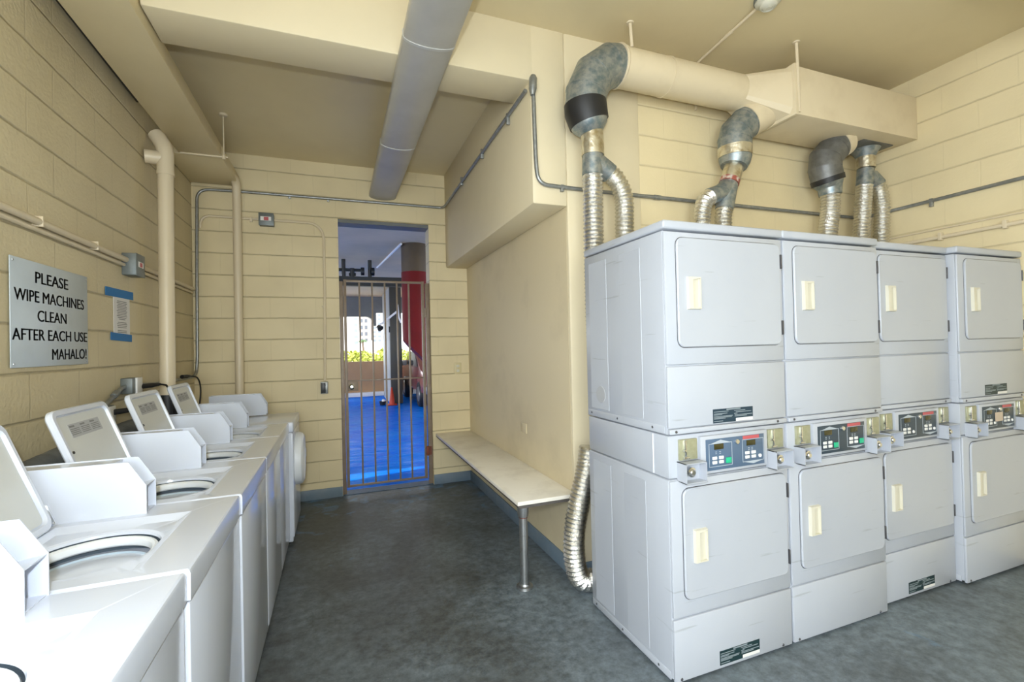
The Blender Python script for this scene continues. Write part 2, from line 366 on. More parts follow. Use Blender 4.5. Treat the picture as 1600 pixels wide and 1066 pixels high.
def ribbed(bm, pts, r=.054, pitch=.024, depth=.009, seg=20, jit=.03):
    """flexible foil duct: ribbed and crinkled"""
    P = spline(pts, pitch/2); R = [r+(depth/2 if i % 2 else -depth/2) for i in range(len(P))]
    return tube(bm, P, R, seg, True, jit)

# ------------------------------------------------------------------ object helpers
def tag(o, label, cat, group=None, kind=None):
    if label: o['label'] = label
    if cat: o['category'] = cat
    if group: o['group'] = group
    if kind: o['kind'] = kind
    return o
def struct(name, bm, m, ang=32):
    o = finish(name, bm, m, ang=ang); o['kind'] = 'structure'; return o
def thing(name, label, cat, loc=(0, 0, 0), rz=0, group=None):
    o = bpy.data.objects.new(name, None); COL.objects.link(o); o.empty_display_size = .1
    o.location = loc; o.rotation_euler = (0, 0, rz); return tag(o, label, cat, group)
def single(name, bm, m, label, cat, loc=None, group=None, ang=32):
    return tag(finish(name, bm, m, ang=ang, loc=loc), label, cat, group)
def part(name, bm, m, parent, ang=32, label=None):
    o = finish(name, bm, m, parent, ang)
    if label: o['label'] = label
    return o
KIDS = {}
def dup(root, loc, label, scale=None):
    r = root.copy(); COL.objects.link(r); r.location = loc; r['label'] = label
    if scale: r.scale = scale
    for ch in [o for o in list(COL.objects) if o.parent == root]:
        c = ch.copy(); COL.objects.link(c); c.parent = r
        for g in [o for o in list(COL.objects) if o.parent == ch]:
            d = g.copy(); COL.objects.link(d); d.parent = c
    return r
def text_mesh(name, body, height, width, m, parent, mtx, depth=.001, bold=0.0):
    """lettering fitted into width x height, placed by matrix (x right, y up)"""
    cu = bpy.data.curves.new('t', 'FONT'); cu.body = body; cu.size = 1; cu.extrude = 0; cu.resolution_u = 4
    to = bpy.data.objects.new('t', cu); COL.objects.link(to)
    dg = bpy.context.evaluated_depsgraph_get(); dg.update()
    me = bpy.data.meshes.new_from_object(to.evaluated_get(dg))
    bpy.data.objects.remove(to); bpy.data.curves.remove(cu)
    xs = [v.co.x for v in me.vertices]; ys = [v.co.y for v in me.vertices]
    x0, x1, y0, y1 = min(xs), max(xs), min(ys), max(ys)
    bm = B()
    for k in (-1, 0, 1):                                             # heavier strokes
        t = B(); t.from_mesh(me); merge(bm, t, Matrix.Translation((k*bold, 0, 0)))
    bpy.data.meshes.remove(me)
    S = Matrix.Diagonal((width/(x1-x0), height/(y1-y0), 1, 1)) @ Matrix.Translation((-x0, -y0, 0))
    bmesh.ops.transform(bm, matrix=mtx @ S, verts=bm.verts)
    r = bmesh.ops.extrude_face_region(bm, geom=bm.faces[:])
    nv = [g for g in r['geom'] if isinstance(g, bmesh.types.BMVert)]
    bmesh.ops.translate(bm, verts=nv, vec=(mtx.to_3x3() @ Vector((0, 0, 1))).normalized()*depth)
    return part(name, bm, m, parent)

# ================================================================== SETTING
XL, XR, YB, YD, XN, XS = -1.217, 4.14, 5.0, 2.59, 1.372, 1.137     # left wall, right wall, back wall, dryer wall, niche wall, soffit face
ZC, ZA, YF, YW = 3.43, 3.35, -3.0, .35                                      # main ceiling, alcove ceiling, open front
struct('floor', box(B(), XL-.2, XR+.2, YF-.2, YB+.17, -.12, 0), M['floor'])
struct('wall_left', box(B(), XL-.2, XL, YW, YB+.2, 0, 3.6), M['block_left'])
b = B(); DX0, DX1, DZ = .037, .955, 2.80
box(b, XL, DX0, YB, YB+.2, 0, 3.6); box(b, DX1, XN+.35, YB, YB+.2, 0, 3.6); box(b, DX0, DX1, YB, YB+.2, DZ, 3.6)
struct('wall_back', b, M['block_back'])
struct('wall_alcove', box(B(), XN, XN+.35, YD+.028, YB, 0, ZA+.1), M['plaster_niche'])
b = B(); box(b, XS, XN+.001, YD-.0005, YB, 2.337, ZA+.1, .014); struct('trim_1', b, M['plaster'])             # boxed soffit over the bench
b = B(); box(b, XN-.0008, 1.925, YD, YD+.032, 0, ZC+.1, .012); box(b, XN+.01, 1.925, YD+.03, YD+.3, 0, ZC+.1); struct('wall_dryer_end', b, M['plaster'])
struct('wall_dryer', box(B(), 1.92, XR, YD+.004, YD+.3, 0, ZC+.1), M['block_dryer'])
struct('unseen_wall_front', box(B(), XL-.2, XR+.2, YF-.2, YF, 0, 3.6), M['plaster'])  # unseen wall, added to keep sky light out of the room
struct('wall_right', box(B(), XR, XR+.2, YF, YD+.3, 0, 3.6), M['block_right'])
struct('ceiling', box(B(), XL-.2, XR+.2, YF, YD+.3, ZC, ZC+.2), M['ceil'])
struct('ceiling.001', box(B(), XL-.2, XN+.3, YD+.28, YB+.2, ZA, ZA+.28), M['ceil'])
struct('trim_2', box(B(), -.822, XN-.001, YD, 2.885, 3.09, ZC+.05, .01), M['plaster'])                           # beam across the room
b = B(); box(b, -1.115, -.826, YW, 4.26, 3.03, 3.125, .006); box(b, XL, -.826, 4.275, YB-.03, 3.03, 3.125, .006); box(b, -1.07, -.84, 4.25, 4.28, 3.045, 3.12)
struct('trim_3', b, M['ceil'])                                                                                  # boxed chase along the left wall
b = B(); box(b, XL, DX0-.002, YB-.012, YB, 0, .10, .003); box(b, DX1+.002, XN, YB-.012, YB, 0, .105, .003); struct('baseboard_back', b, M['base_blue'])
b = B(); box(b, XN-.012, XN, YD, YB-.012, 0, .105, .003); struct('baseboard_right', b, M['base_blue'])
b = B(); box(b, XN, XR, YD-.010, YD+.002, 0, .105, .003); struct('baseboard_dryer', b, M['base_blue'])

# ------- parking garage beyond the gate, and the world outside
struct('floor.001', box(B(), -9, 10, YB+.17, 15.35, -.12, .001), M['blue_floor'])
struct('ceiling.002', box(B(), -9, 10, YB+.2, 15.6, 3.12, 3.45), M['garage_ceil'])
struct('wall_garage', box(B(), -9, 10, 15.3, 15.5, 0, 1.085), M['parapet'])
struct('trim_4', box(B(), -9, 10, 15.12, 15.3, 0, .13, .01), M['curb'])
b = B(); box(b, -9, 1.12, 15.3, 15.55, 2.50, 3.12); box(b, 1.12, 1.20, 15.3, 15.55, 2.20, 3.12)
arc = [(1.12, 2.5)] + [(.87+.25*math.cos(a), 2.25+.25*math.sin(a)) for a in [math.radians(90-9*i) for i in range(11)]]
prism(b, arc, 'y', 15.3, 15.55); box(b, 1.2, 10, 15.3, 15.55, 2.62, 3.12)
struct('wall_garage_top', b, M['concrete_dk'])
b = B(); box(b, 1.33, 1.645, 12.8, 14.6, 0, 3.12, .02); struct('trim_5', b, M['concrete'])
struct('pier_shade_slab', box(B(), 1.345, 1.648, 12.72, 12.801, 0, 3.12, .01), M['pier_shade'])                     # dark slab added as painted shade on the garage pier's front
struct('ground', box(B(), -160, 160, -60, 260, -.5, -.13), M['ground'])

# ================================================================== WASHING MACHINES
WD = .645                                  # body width (y); local origin at near front bottom corner, +x faces the aisle
def ring_pts(angs, f): return [f(a) for a in angs]
def washer_shell(root, wz=.93):
    b = B(); box(b, -.655, -.012, .004, WD-.004, .025, .852, .006); part('cabinet', b, M['white'], root)
    b = B(); box(b, -.02, -.003, .006, WD-.006, .06, .846, .006); part('front_panel', b, M['white'], root)
    b = B(); box(b, -.6, -.03, .03, WD-.03, 0, .05); part('plinth', b, M['dark_gap'], root)
def washer_top(root, hole=True):
    zt = .93; b = B()
    if not hole:
        box(b, -.66, 0, 0, WD, .853, zt, .012, 3); part('worktop', b, M['white'], root); return
    cx, cy = -.315, .285
    rx0, rx1, ry0, ry1 = -.49, -.122, .055, .512
    def ray(rect, a):
        x0, x1, y0, y1 = rect; c, s = math.cos(a), math.sin(a); t = 1e9
        if c > 1e-9: t = min(t, (x1-cx)/c)
        if c < -1e-9: t = min(t, (x0-cx)/c)
        if s > 1e-9: t = min(t, (y1-cy)/s)
        if s < -1e-9: t = min(t, (y0-cy)/s)
        return cx+c*t, cy+s*t
    rects = [(-.66, 0, 0, WD), (-.652, -.008, .008, WD-.008), (rx0, rx1, ry0, ry1), (rx0+.014, rx1-.03, ry0+.02, ry1-.03)]
    angs = [2*PI*i/72 for i in range(72)]
    for r in rects:
        for X in r[:2]:
            for Y in r[2:]: angs.append(math.atan2(Y-cy, X-cx) % (2*PI))
    angs = sorted(set(round(a, 5) for a in angs))
    def loop_rect(r, z): return [b.verts.new((*ray(r, a), z)) for a in angs]
    def loop_circ(rad, z): return [b.verts.new((cx+rad*math.cos(a), cy+rad*math.sin(a), z)) for a in angs]
    loops = [loop_rect(rects[0], .853), loop_rect(rects[0], zt-.010), loop_rect((-.657, -.003, .003, WD-.003), zt-.003), loop_rect(rects[1], zt),
             loop_rect(rects[2], zt), loop_rect((rx0+.004, rx1-.006, ry0+.004, ry1-.006), zt-.003), loop_rect(rects[3], zt-.016), loop_circ(.172, zt-.018), loop_circ(.165, zt-.022), loop_circ(.163, zt-.030)]
    n = len(angs)
    for p, q in zip(loops, loops[1:]):
        for i in range(n): b.faces.new((p[i], p[(i+1) % n], q[(i+1) % n], q[i]))
    part('worktop', b, M['white'], root, ang=25)
    b = B(); T = Matrix.Translation((cx, cy, 0))
    lathe(b, [(.1605, zt-.062), (.1605, zt-.040), (.156, zt-.032), (.149, zt-.031), (.142, zt-.036), (.139, zt-.045), (.140, zt-.054), (.147, zt-.060)], 48, T); tb = part('splash_ring', b, M['white_plastic'], root)
    b = B(); lathe(b, [(.134, zt-.20), (.134, zt-.27), (.11, zt-.285), (.0, zt-.285)], 48, T)
    lathe(b, [(.134, zt-.30), (.134, zt-.078), (.138, zt-.073), (.144, zt-.080), (.144, zt-.30)], 48, T); part('tub', b, M['tub'], root)
    b = B(); lathe(b, [(.170, zt-.032), (.170, zt-.31), (.0, zt-.31)], 48, T); part('tub_gap_shade', b, M['gap_shade'], root)  # dark backing cylinder, its colour stands in for shade in the gaps
    b = B(); lathe(b, [(.0, zt-.14), (.03, zt-.145), (.035, zt-.2), (.045, zt-.27), (.05, zt-.284)], 20, T); part('agitator', b, M['white_plastic'], root)
def washer_lid(root):
    # hinged on the wall side, thrown back and leaning
    b = B(); LW, LH, LT = .425, .362, .024
    A = Matrix.Translation((-.492, .285, .934)) @ Matrix.Rotation(math.radians(-20), 4, 'Y')          # local: z up along lid, x = lid front normal
    out = rrect(LW, LH, .035, 6); inn = rrect(LW-.044, LH-.05, .022, 6)
    def lp(pts, x): return [b.verts.new((x, p[0], p[1]+LH/2)) for p in pts]
    L = [lp(rrect(LW-.012, LH-.012, .03, 6), -LT/2), lp(out, -LT/2+.006), lp(out, LT/2-.006), lp(rrect(LW-.010, LH-.010, .031, 6), LT/2), lp(rrect(LW-.036, LH-.042, .024, 6), LT/2), lp(inn, LT/2-.012)]
    n = len(L[0])
    for p, q in zip(L, L[1:]):
        for i in range(n): b.faces.new((p[i], p[(i+1) % n], q[(i+1) % n], q[i]))
    b.faces.new(L[0]); b.faces.new(L[-1][::-1])
    bmesh.ops.transform(b, matrix=A, verts=b.verts); lid = part('lid', b, M['white'], root)
    b = B(); prism(b, [(p[0], p[1]+LH/2) for p in rrect(LW-.05, LH-.056, .02, 5)], 'x', LT/2-.012, LT/2-.009)
    bmesh.ops.transform(b, matrix=A, verts=b.verts); part('inner_panel', b, M['lid_in'], lid)
    b = B(); box(b, LT/2-.009, LT/2-.0082, -.125, .105, LH-.115, LH-.062); bmesh.ops.transform(b, matrix=A, verts=b.verts); part('care_sticker', b, M['grey_text'], lid)
    b = B()
    for c0 in (-.12, -.045, .03):
        box(b, LT/2-.0082, LT/2-.0078, c0, c0+.035, LH-.075, LH-.068)
        for k in range(4): box(b, LT/2-.0082, LT/2-.0078, c0, c0+.062, LH-.084-.007*k, LH-.081-.007*k)
    bmesh.ops.transform(b, matrix=A, verts=b.verts); part('sticker_print', b, M['ink'], lid)
    b = B(); lathe(b, [(0, .004), (.005, .003), (.006, 0)], 12, Matrix.Translation((LT/2-.009, -.165, LH-.165)) @ Matrix.Rotation(PI/2, 4, 'Y'))
    bmesh.ops.transform(b, matrix=A, verts=b.verts); part('lid_screw', b, M['black'], lid)
    b = B()
    for s in (1,):
        box(b, -.004, .016, LW/2-.004, LW/2+.004, .004, .075, .002); tube(b, [(.006, LW/2-.008, .012), (.006, LW/2+.009, .012)], .007, 10)
    bmesh.ops.transform(b, matrix=A, verts=b.verts); part('lid_hinge', b, M['chrome'], lid)
def coin_box(root, y0=.548, y1=.640, x0=-.64, x1=-.262, zb=.93, plinth=False):
    zt = zb+.18; zc = zb+.096; xc = x1-.05
    prof = [(x0, zb), (x1, zb), (x1, zc), (xc, zt), (x0, zt)]
    b = B(); prism(b, prof, 'y', y0, y0+.003); prism(b, prof, 'y', y1-.003, y1)
    # body set back between the two side plates, folded shelf and bottom lip in front of it
    prism(b, [(x0, zb), (x1-.105, zb), (x1-.105, zc), (xc-.045, zt-.003), (x0, zt-.003)], 'y', y0+.003, y1-.003)
    prism(b, [(x1-.050, zc-.012), (x1-.002, zc-.004), (x1-.002, zc-.001), (x1-.050, zc-.009)], 'y', y0+.003, y1-.003)
    prism(b, [(x1-.050, zc-.012), (x1-.047, zc-.012), (x1-.104, zb+.002), (x1-.107, zb+.002)], 'y', y0+.003, y1-.003)
    box(b, x1-.106, x1-.004, y0+.003, y1-.003, zb+.0005, zb+.003)
    o = part('coin_box', b, M['white'], root, ang=12)
    b = B(); lathe(b, [(.0, .006), (.010, .006), (.011, 0)], 16, Matrix.Translation((x1-.078, (y0+y1)/2, zb+.050)) @ Matrix.Rotation(PI/2, 4, 'Y')); part('coin_lock', b, M['chrome'], o)
    b = B(); box(b, x0-.0, x1-.02, y0+.006, y1-.004, zb-.06 if plinth else zb-.0006, zb+.002); part('coin_box_base', b, M['white_plastic'], root)

W1 = thing('washing_machine', '', 'washing machine', (-.353, 1.388, 0), 0, 'white top loading washing machines along the left wall')
washer_shell(W1); washer_top(W1); washer_lid(W1); coin_box(W1)
W1['label'] = 'second white top load washer from the camera, its open lid cut by the left edge'
for y, x, w, lab in ((.735, -.36, .645, 'nearest white top load washer, cut off by the lower left corner'),
                     (2.037, -.347, .655, 'third white top load washer from the camera, first with its lid sticker in view'),
                     (2.699, -.346, .615, 'fourth white top load washer, open lid standing just before the thick cream drain pipe'),
                     (3.322, -.348, .575, 'farthest white top load washer, next to the round door front loader')):
    dup(W1, (x, y, 0), lab, (1, w/WD, 1))
W1.scale = (1, .643/WD, 1)
FL = thing('washing_machine', 'white front load washer with round porthole door, last in the row', 'washing machine', (-.318, 3.905, 0))
washer_shell(FL); washer_top(FL, False); coin_box(FL, .56, .64, -.67, -.25, .932)
DT = Matrix.Translation((0, .275, .60)) @ Matrix.Rotation(PI/2, 4, 'Y')
b = B(); lathe(b, [(.205, -.012), (.21, .02), (.20, .045), (.178, .058), (.160, .052), (.150, .03)], 48, DT); dr = part('door', b, M['white_plastic'], FL)
b = B(); lathe(b, [(.152, .03), (.12, .018), (.06, .008), (0, .005)], 40, DT); part('door_glass', b, M['glass_door'], dr)
b = B(); box(b, .02, .06, .455, .482, .56, .64, .008); part('door_handle', b, M['white_plastic'], dr)

# ================================================================== STACKED DRYERS
DW, DD = .695, .68                        # local origin near left front bottom corner; front faces -y
def label_bars(root, x0, z0, w, h, m, host):
    b = B(); box(b, x0, x0+w, -.0072, -.005, z0, z0+h); lb = part('data_label', b, m, host)
    b = B(); y0, y1 = -.0078, -.0070
    def bar(u0, u1, v0, v1): box(b, x0+w*u0, x0+w*u1, y0, y1, z0+h*v0, z0+h*v1)
    bar(.33, .68, .88, .97)
    for v, u in ((.80, .38), (.66, .35), (.58, .22), (.46, .48), (.38, .46), (.30, .30), (.12, .24)): bar(.02, u, v-.024, v+.024)
    for v, a, u in ((.79, .52, .80), (.68, .56, .95), (.58, .52, .60), (.47, .53, .98), (.38, .53, .84)): bar(a, u, v-.024, v+.024)
    part('label_print', b, M['label_text'], lb)
    b = B(); box(b, x0+w*.56, x0+w*.995, y0, y1, z0+h*.01, z0+h*.24); part('label_sticker', b, M['label_white'], lb)
def dryer_door(root, z0, z1, zh):
    xa, xb = .058, .674; cx, cz = (xa+xb)/2, (z0+z1)/2; w, h = xb-xa, z1-z0
    b = B()
    def lp(pts, y): return [b.verts.new((cx+p[0], y, cz+p[1])) for p in pts]
    L = [lp(rrect(w-.006, h-.006, .034), -.004), lp(rrect(w-.006, h-.006, .034), -.012), lp(rrect(w-.014, h-.014, .030), -.016)]
    n = len(L[0])
    for p, q in zip(L, L[1:]):
        for i in range(n): b.faces.new((p[i], p[(i+1) % n], q[(i+1) % n], q[i]))
    b.faces.new(L[-1]); d = part('door', b, M['white_dry'], root)
    # moulded pull: frame with a scooped pocket
    hx0, hx1, hz0, hz1 = .107, .178, zh, zh+.145; b = B()
    o1 = [(hx0, hz0), (hx1, hz0), (hx1, hz1), (hx0, hz1)]; i1 = [(hx0+.024, hz0+.008), (hx1-.005, hz0+.008), (hx1-.005, hz1-.008), (hx0+.024, hz1-.014)]
    def q(pts, y): return [b.verts.new((p[0], y, p[1])) for p in pts]
    Ls = [q(o1, -.014), q([(p[0]+(.003 if p[0] < .14 else -.003), p[1]+(.003 if p[1] < zh+.07 else -.003)) for p in o1], -.031), q(i1, -.031), q(i1, -.018)]
    Ls[3][1].co.y = -.0172; Ls[3][2].co.y = -.0172; Ls[3][0].co.y = -.026; Ls[3][3].co.y = -.026
    for p, r in zip(Ls, Ls[1:]):
        for i in range(4): b.faces.new((p[i], p[(i+1) % 4], r[(i+1) % 4], r[i]))
    b.faces.new(Ls[3]); part('door_handle', b, M['ivory'], d, label='ivory recessed pull handle')
    for hz in (z0+.05, z1-.12):
        b = B(); box(b, .6725, .681, -.019, -.005, hz, hz+.068, .002)
        part('door_hinge', b, M['hinge'], d)
    # dark plate around the door, coloured as the shade of its groove
    b = B(); prism(b, [(cx+p[0], cz+p[1]) for p in rrect(w, h, .037)], 'y', -.0068, -.004); part('door_groove_shade', b, M['hinge'], d)
def make_dryer(label, panel='panel_blue', lower_label=None, upper_label=None, variant=0):
    R = thing('stacked_dryer', label, 'dryer', (0, 0, 0), 0, 'white stacked coin dryers in front of the block wall')
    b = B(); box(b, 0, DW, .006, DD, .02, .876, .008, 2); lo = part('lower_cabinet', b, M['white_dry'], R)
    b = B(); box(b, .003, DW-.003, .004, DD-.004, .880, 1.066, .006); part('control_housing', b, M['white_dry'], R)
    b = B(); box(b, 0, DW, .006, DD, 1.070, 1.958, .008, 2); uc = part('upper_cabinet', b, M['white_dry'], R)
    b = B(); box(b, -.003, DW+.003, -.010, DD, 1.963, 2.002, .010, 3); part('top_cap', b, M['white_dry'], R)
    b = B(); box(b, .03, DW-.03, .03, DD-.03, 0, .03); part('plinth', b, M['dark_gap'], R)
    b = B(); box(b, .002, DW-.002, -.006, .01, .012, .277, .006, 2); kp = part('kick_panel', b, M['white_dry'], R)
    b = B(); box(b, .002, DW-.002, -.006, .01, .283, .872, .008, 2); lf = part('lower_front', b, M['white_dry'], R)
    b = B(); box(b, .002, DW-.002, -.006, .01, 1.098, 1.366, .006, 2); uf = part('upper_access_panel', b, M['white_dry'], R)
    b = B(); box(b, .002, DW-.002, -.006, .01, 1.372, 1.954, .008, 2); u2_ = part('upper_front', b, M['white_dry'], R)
    b = B(); box(b, .004, DW-.004, -.012, .01, 1.073, 1.095, .004); fl = part('joining_strip', b, M['white_dry'], R)
    for x in (.035, DW-.065):
        b = B(); lathe(b, [(0, .004), (.005, .003), (.0065, 0)], 12, Matrix.Translation((x, -.012, 1.084)) @ Matrix.Rotation(PI/2, 4, 'X')); part('screw', b, M['hinge'], fl)
    for x in (.035, DW-.065):
        b = B(); lathe(b, [(0, .004), (.005, .003), (.0065, 0)], 12, Matrix.Translation((x, -.006, .024)) @ Matrix.Rotation(PI/2, 4, 'X')); part('screw', b, M['hinge'], kp)
    dryer_door(R, .352, .838, .512); dryer_door(R, 1.445, 1.931, 1.612)
    # embossed ribs, bottom flange and knock-out on both side panels
    for host, z0, z1 in ((lo, .06, .85), (uc, 1.12, 1.93)):
        for X, sx in ((0, -1), (DW, 1)):
            xa, xb = (X-.0014, X+.003) if sx < 0 else (X-.003, X+.0014)
            for y0, y1 in ((.165, .335), (.455, .630)):
                b = B(); box(b, xa, xb, y0, y1, z0, z1-.015, .0013, 1); part('side_emboss', b, M['white_dry'], host)
        b = B(); box(b, -.0025, .003, .02, DD-.01, z0-.045, z0-.012, .001); fg = part('side_flange', b, M['white_dry'], host)
        for y in (.10, .38, .63):
            b = B(); lathe(b, [(0, .002), (.005, .0015), (.006, 0)], 10, Matrix.Translation((-.0025, y, z0-.028)) @ Matrix.Rotation(-PI/2, 4, 'Y')); part('side_screw', b, M['hinge'], host)
    b = B(); lathe(b, [(0, .002), (.044, .002), (.046, 0)], 28, Matrix.Translation((-.0014, .532, 1.20)) @ Matrix.Rotation(-PI/2, 4, 'Y')); part('vent_cover', b, M['grey_text'], uc, label='grey round vent cover')
    b = B(); box(b, -.0015, .003, .103, .1055, .885, 1.062); part('housing_seam', b, M['white_plastic'], R)
    # control panel
    b = B(); box(b, .165, .560, -.012, .01, .884, 1.052, .004); pf = part('control_panel', b, M['white_dry'], R)
    PM = M[panel]; y0 = -.0135
    b = B(); box(b, .192, .537, y0, -.010, .897, 1.036, .001); cp = part('panel_overlay', b, PM, pf)
    b = B()
    for xa, xb, za, zb in ((.208, .342, .912, 1.016), (.403, .532, .915, 1.018)):
        t = .0022
        for q in ((xa, xb, za, za+t), (xa, xb, zb-t, zb), (xa, xa+t, za, zb), (xb-t, xb, za, zb)): box(b, q[0], q[1], y0-.0008, y0+.0005, q[2], q[3])
    prism(b, [(.222, 1.016), (.330, 1.016), (.276, 1.030)], 'y', y0-.0008, y0+.0005); prism(b, [(.415, .915), (.522, .915), (.468, .904)], 'y', y0-.0008, y0+.0005)
    for xx in (.245, .268, .438, .458):
        for zz in (.968, .976): box(b, xx, xx+.008, y0-.0008, y0+.0005, zz, zz+.003)
    part('panel_print', b, M['panel_line'], pf)
    for xa in (.238, .428):
        b = B(); box(b, xa, xa+.054, y0-.002, y0+.001, .988, 1.013, .001); part('display', b, M['lcd'], pf)
    for xo, zo in ((.226, .925), (.418, .930)):
        for i in range(2):
            for k in range(2):
                b = B(); box(b, xo+i*.038, xo+.026+i*.038, y0-.003, y0, zo+k*.019, zo+.014+k*.019, .0025, 2); part('button', b, M['btn_white'], pf)
    for i, (xo, zo) in enumerate(((.306, .922), (.497, .926))):
        g = (variant == 0 and i == 0) or variant == 1
        b = B()
        if g: box(b, xo-.003, xo+.029, y0-.004, y0, zo, zo+.026, .003, 2)
        else: lathe(b, [(0, .004), (.007, .004), (.009, 0)], 14, Matrix.Translation((xo+.012, y0, zo+.010)) @ Matrix.Rotation(PI/2, 4, 'X'))
        part('start_button', b, M['btn_green'] if g else M['btn_white'], pf, label='green start button' if g else None)
    b = B(); box(b, .407, .505, y0-.0012, y0+.0005, 1.019, 1.034); part('red_strip', b, M['red_label'], pf)
    b = B(); lathe(b, [(0, .010), (.010, .010), (.012, .006), (.012, 0)], 18, Matrix.Translation((.368, y0, 1.014)) @ Matrix.Rotation(PI/2, 4, 'X')); part('panel_lock', b, M['chrome'], pf)
    if variant == 3:
        b = B(); box(b, .318, .400, y0-.0045, y0-.003, .940, .995); part('taped_card', b, M['card'], pf)
    # coin slides and coin boxes, left and right
    for xs, xb in ((.055, .047), (.572, .566)):
        b = B(); box(b, xs, xs+.097, -.006, .006, .957, 1.047, .002); sl = part('coin_slide', b, M['olive'], R)
        b = B(); box(b, xs+.022, xs+.032, -.016, -.004, .972, 1.045, .002); box(b, xs+.015, xs+.045, -.018, -.004, .963, .972, .002)
        lathe(b, [(0, .014), (.006, .013), (.008, 0)], 14, Matrix.Translation((xs+.022, -.006, .999)) @ Matrix.Rotation(PI/2, 4, 'X')); part('coin_slot', b, M['chrome'], sl)
        b = B(); t = .003; xe = xb+.112; P0 = -.054
        box(b, xb, xb+t, P0, .005, .868, .953); box(b, xe-t, xe, P0, .005, .868, .953); box(b, xb, xe, P0, .005, .950, .953); box(b, xb, xe, P0, .005, .868, .871)
        box(b, xb+.001, xe-.001, -.010, -.006, .868, .953); cb = part('coin_box', b, M['white_dry'], R, ang=20)
        b = B(); lathe(b, [(0, .034), (.010, .034), (.013, .031), (.0135, .027), (.021, .025), (.021, 0)], 24, Matrix.Translation((xb+.048, -.010, .910)) @ Matrix.Rotation(PI/2, 4, 'X')); lk = part('coin_lock', b, M['chrome'], cb, label='chrome barrel lock')
    if lower_label: label_bars(R, .245, .028, .236, .062, M[lower_label], kp)
    if upper_label: label_bars(R, .244, 1.104, .236, .062, M[upper_label], uf)
    return R
D1 = make_dryer('leftmost white stacked dryer, whole side panel visible beside the bench', 'panel_blue', 'label_green', 'label_navy', 0); D1.location = (1.325, 1.64, 0)
D2 = make_dryer('second white stacked dryer from the left, two green start buttons and no data label', 'panel_dark', None, None, 1); D2.location = (2.028, 1.64, 0)
D3 = make_dryer('third white stacked dryer from the left, set slightly back, data label only at the bottom', 'panel_dark', 'label_green', None, 2); D3.location = (2.7325, 1.685, 0)
D4 = make_dryer('rightmost white stacked dryer against the right wall, tan card taped on its controls', 'panel_dark', None, 'label_green', 3); D4.location = (3.437, 1.64, 0)

# ================================================================== EXHAUST DUCTWORK OVER THE DRYERS
YP, PR = 2.42, .117
ED = thing('exhaust_duct', 'cream painted round duct running into a long box plenum under the ceiling', 'duct', (2.6, YP, 3.175))
def rel(o, b): bmesh.ops.translate(b, verts=b.verts, vec=-Vector(o.location)); return b
b = B(); tube(b, [(1.60, YP, 3.175), (1.645, YP, 3.175), (2.62, YP, 3.175)], PR, 36)
for x in (1.665, 2.0): tube(b, [(x, YP, 3.175), (x+.012, YP, 3.175)], PR+.004, 36)
part('round_pipe', rel(ED, b), M['duct_cream'], ED)
b = B(); box(b, 2.855, XR, 2.178, 2.545, 2.958, 3.278, .004)
box(b, 2.845, 2.875, 2.168, 2.555, 2.948, 3.288, .004)
pl = part('plenum_box', rel(ED, b), M['duct_cream'], ED)
b = B(); n = 32; rc = []; rs = []
for i in range(n):                                                   # square to round transition
    a = 2*PI*i/n+PI/4*0; c, s = math.cos(a), math.sin(a); k = 1/max(abs(c)/.180, abs(s)/.158)
    rc.append(b.verts.new((2.60, YP+PR*c, 3.175+PR*s))); rs.append(b.verts.new((2.858, 2.362+c*k, 3.118+s*k)))
for i in range(n): b.faces.new((rc[i], rc[(i+1) % n], rs[(i+1) % n], rs[i]))
part('transition', rel(ED, b), M['duct_cream'], ED, ang=20)
b = B(); box(b, 3.72, 4.06, 2.30, 2.53, 2.950, 2.960); part('bottom_plate', rel(ED, b), M['galv_dk'], ED)
def strap(x, y, z0, z1, cat_label):
    b = B(); P = [(x, y, z1), (x+.002, y-.004, (z0+z1)/2), (x+.012, y+.004, z0)]; t = spline(P, .03)
    tube(b, t, .010, 8); lathe(b, [(.0, -.008), (.022, -.006), (.024, 0)], 14, Matrix.Translation((x, y, z1)))
    return single('duct_hanger', b, M['pipe_cream'], cat_label, 'hanger', group='cream hanger straps holding the exhaust duct')
strap(1.715, 2.37, 3.285, ZC-.001, 'cream hanger strap above the round exhaust pipe near its elbow')
strap(2.872, 2.172, 2.97, ZC-.001, 'long cream hanger strap at the corner of the plenum box')

def gored(name, label, path, r, mm, group='grey metal elbows of the dryer exhaust'):
    t = thing(name, label, 'duct elbow', path[0], 0, group)
    b = B(); tube(b, path, r, 32, True)
    part('elbow_gores', rel(t, b), mm, t, ang=14)
    for a, p, c in zip(path, path[1:], path[2:]):
        u = ((Vector(p)-Vector(a)).normalized()+(Vector(c)-Vector(p)).normalized()).normalized()*.005
        b = B(); tube(b, [Vector(p)-u, Vector(p)+u], r*1.022, 32); part('seam_ring', rel(t, b), mm, t)
    return t
# left elbow
e = gored('duct_elbow', 'large grey elbow at the left end of the cream round duct, black band below', [(1.640, YP, 3.175), (1.585, YP, 3.165), (1.48, YP, 3.085), (1.425, YP, 2.97), (1.418, YP, 2.885)], .122, M['galv'])
b = B(); tube(b, [(1.640, YP, 3.175), (1.652, YP, 3.176)], .128, 32); part('sealant_ring', rel(e, b), M['pipe_cream'], e)
b = B(); tube(b, [(1.416, YP, 2.905), (1.420, YP, 2.86), (1.441, YP, 2.79)], [.126, .127, .118], 32); part('black_band', rel(e, b), M['black'], e, label='black sealing band')
b = B(); tube(b, [(1.438, YP, 2.80), (1.447, YP, 2.77), (1.456, YP, 2.735)], [.114, .104, .070], 32); part('reducer', rel(e, b), M['galv'], e)
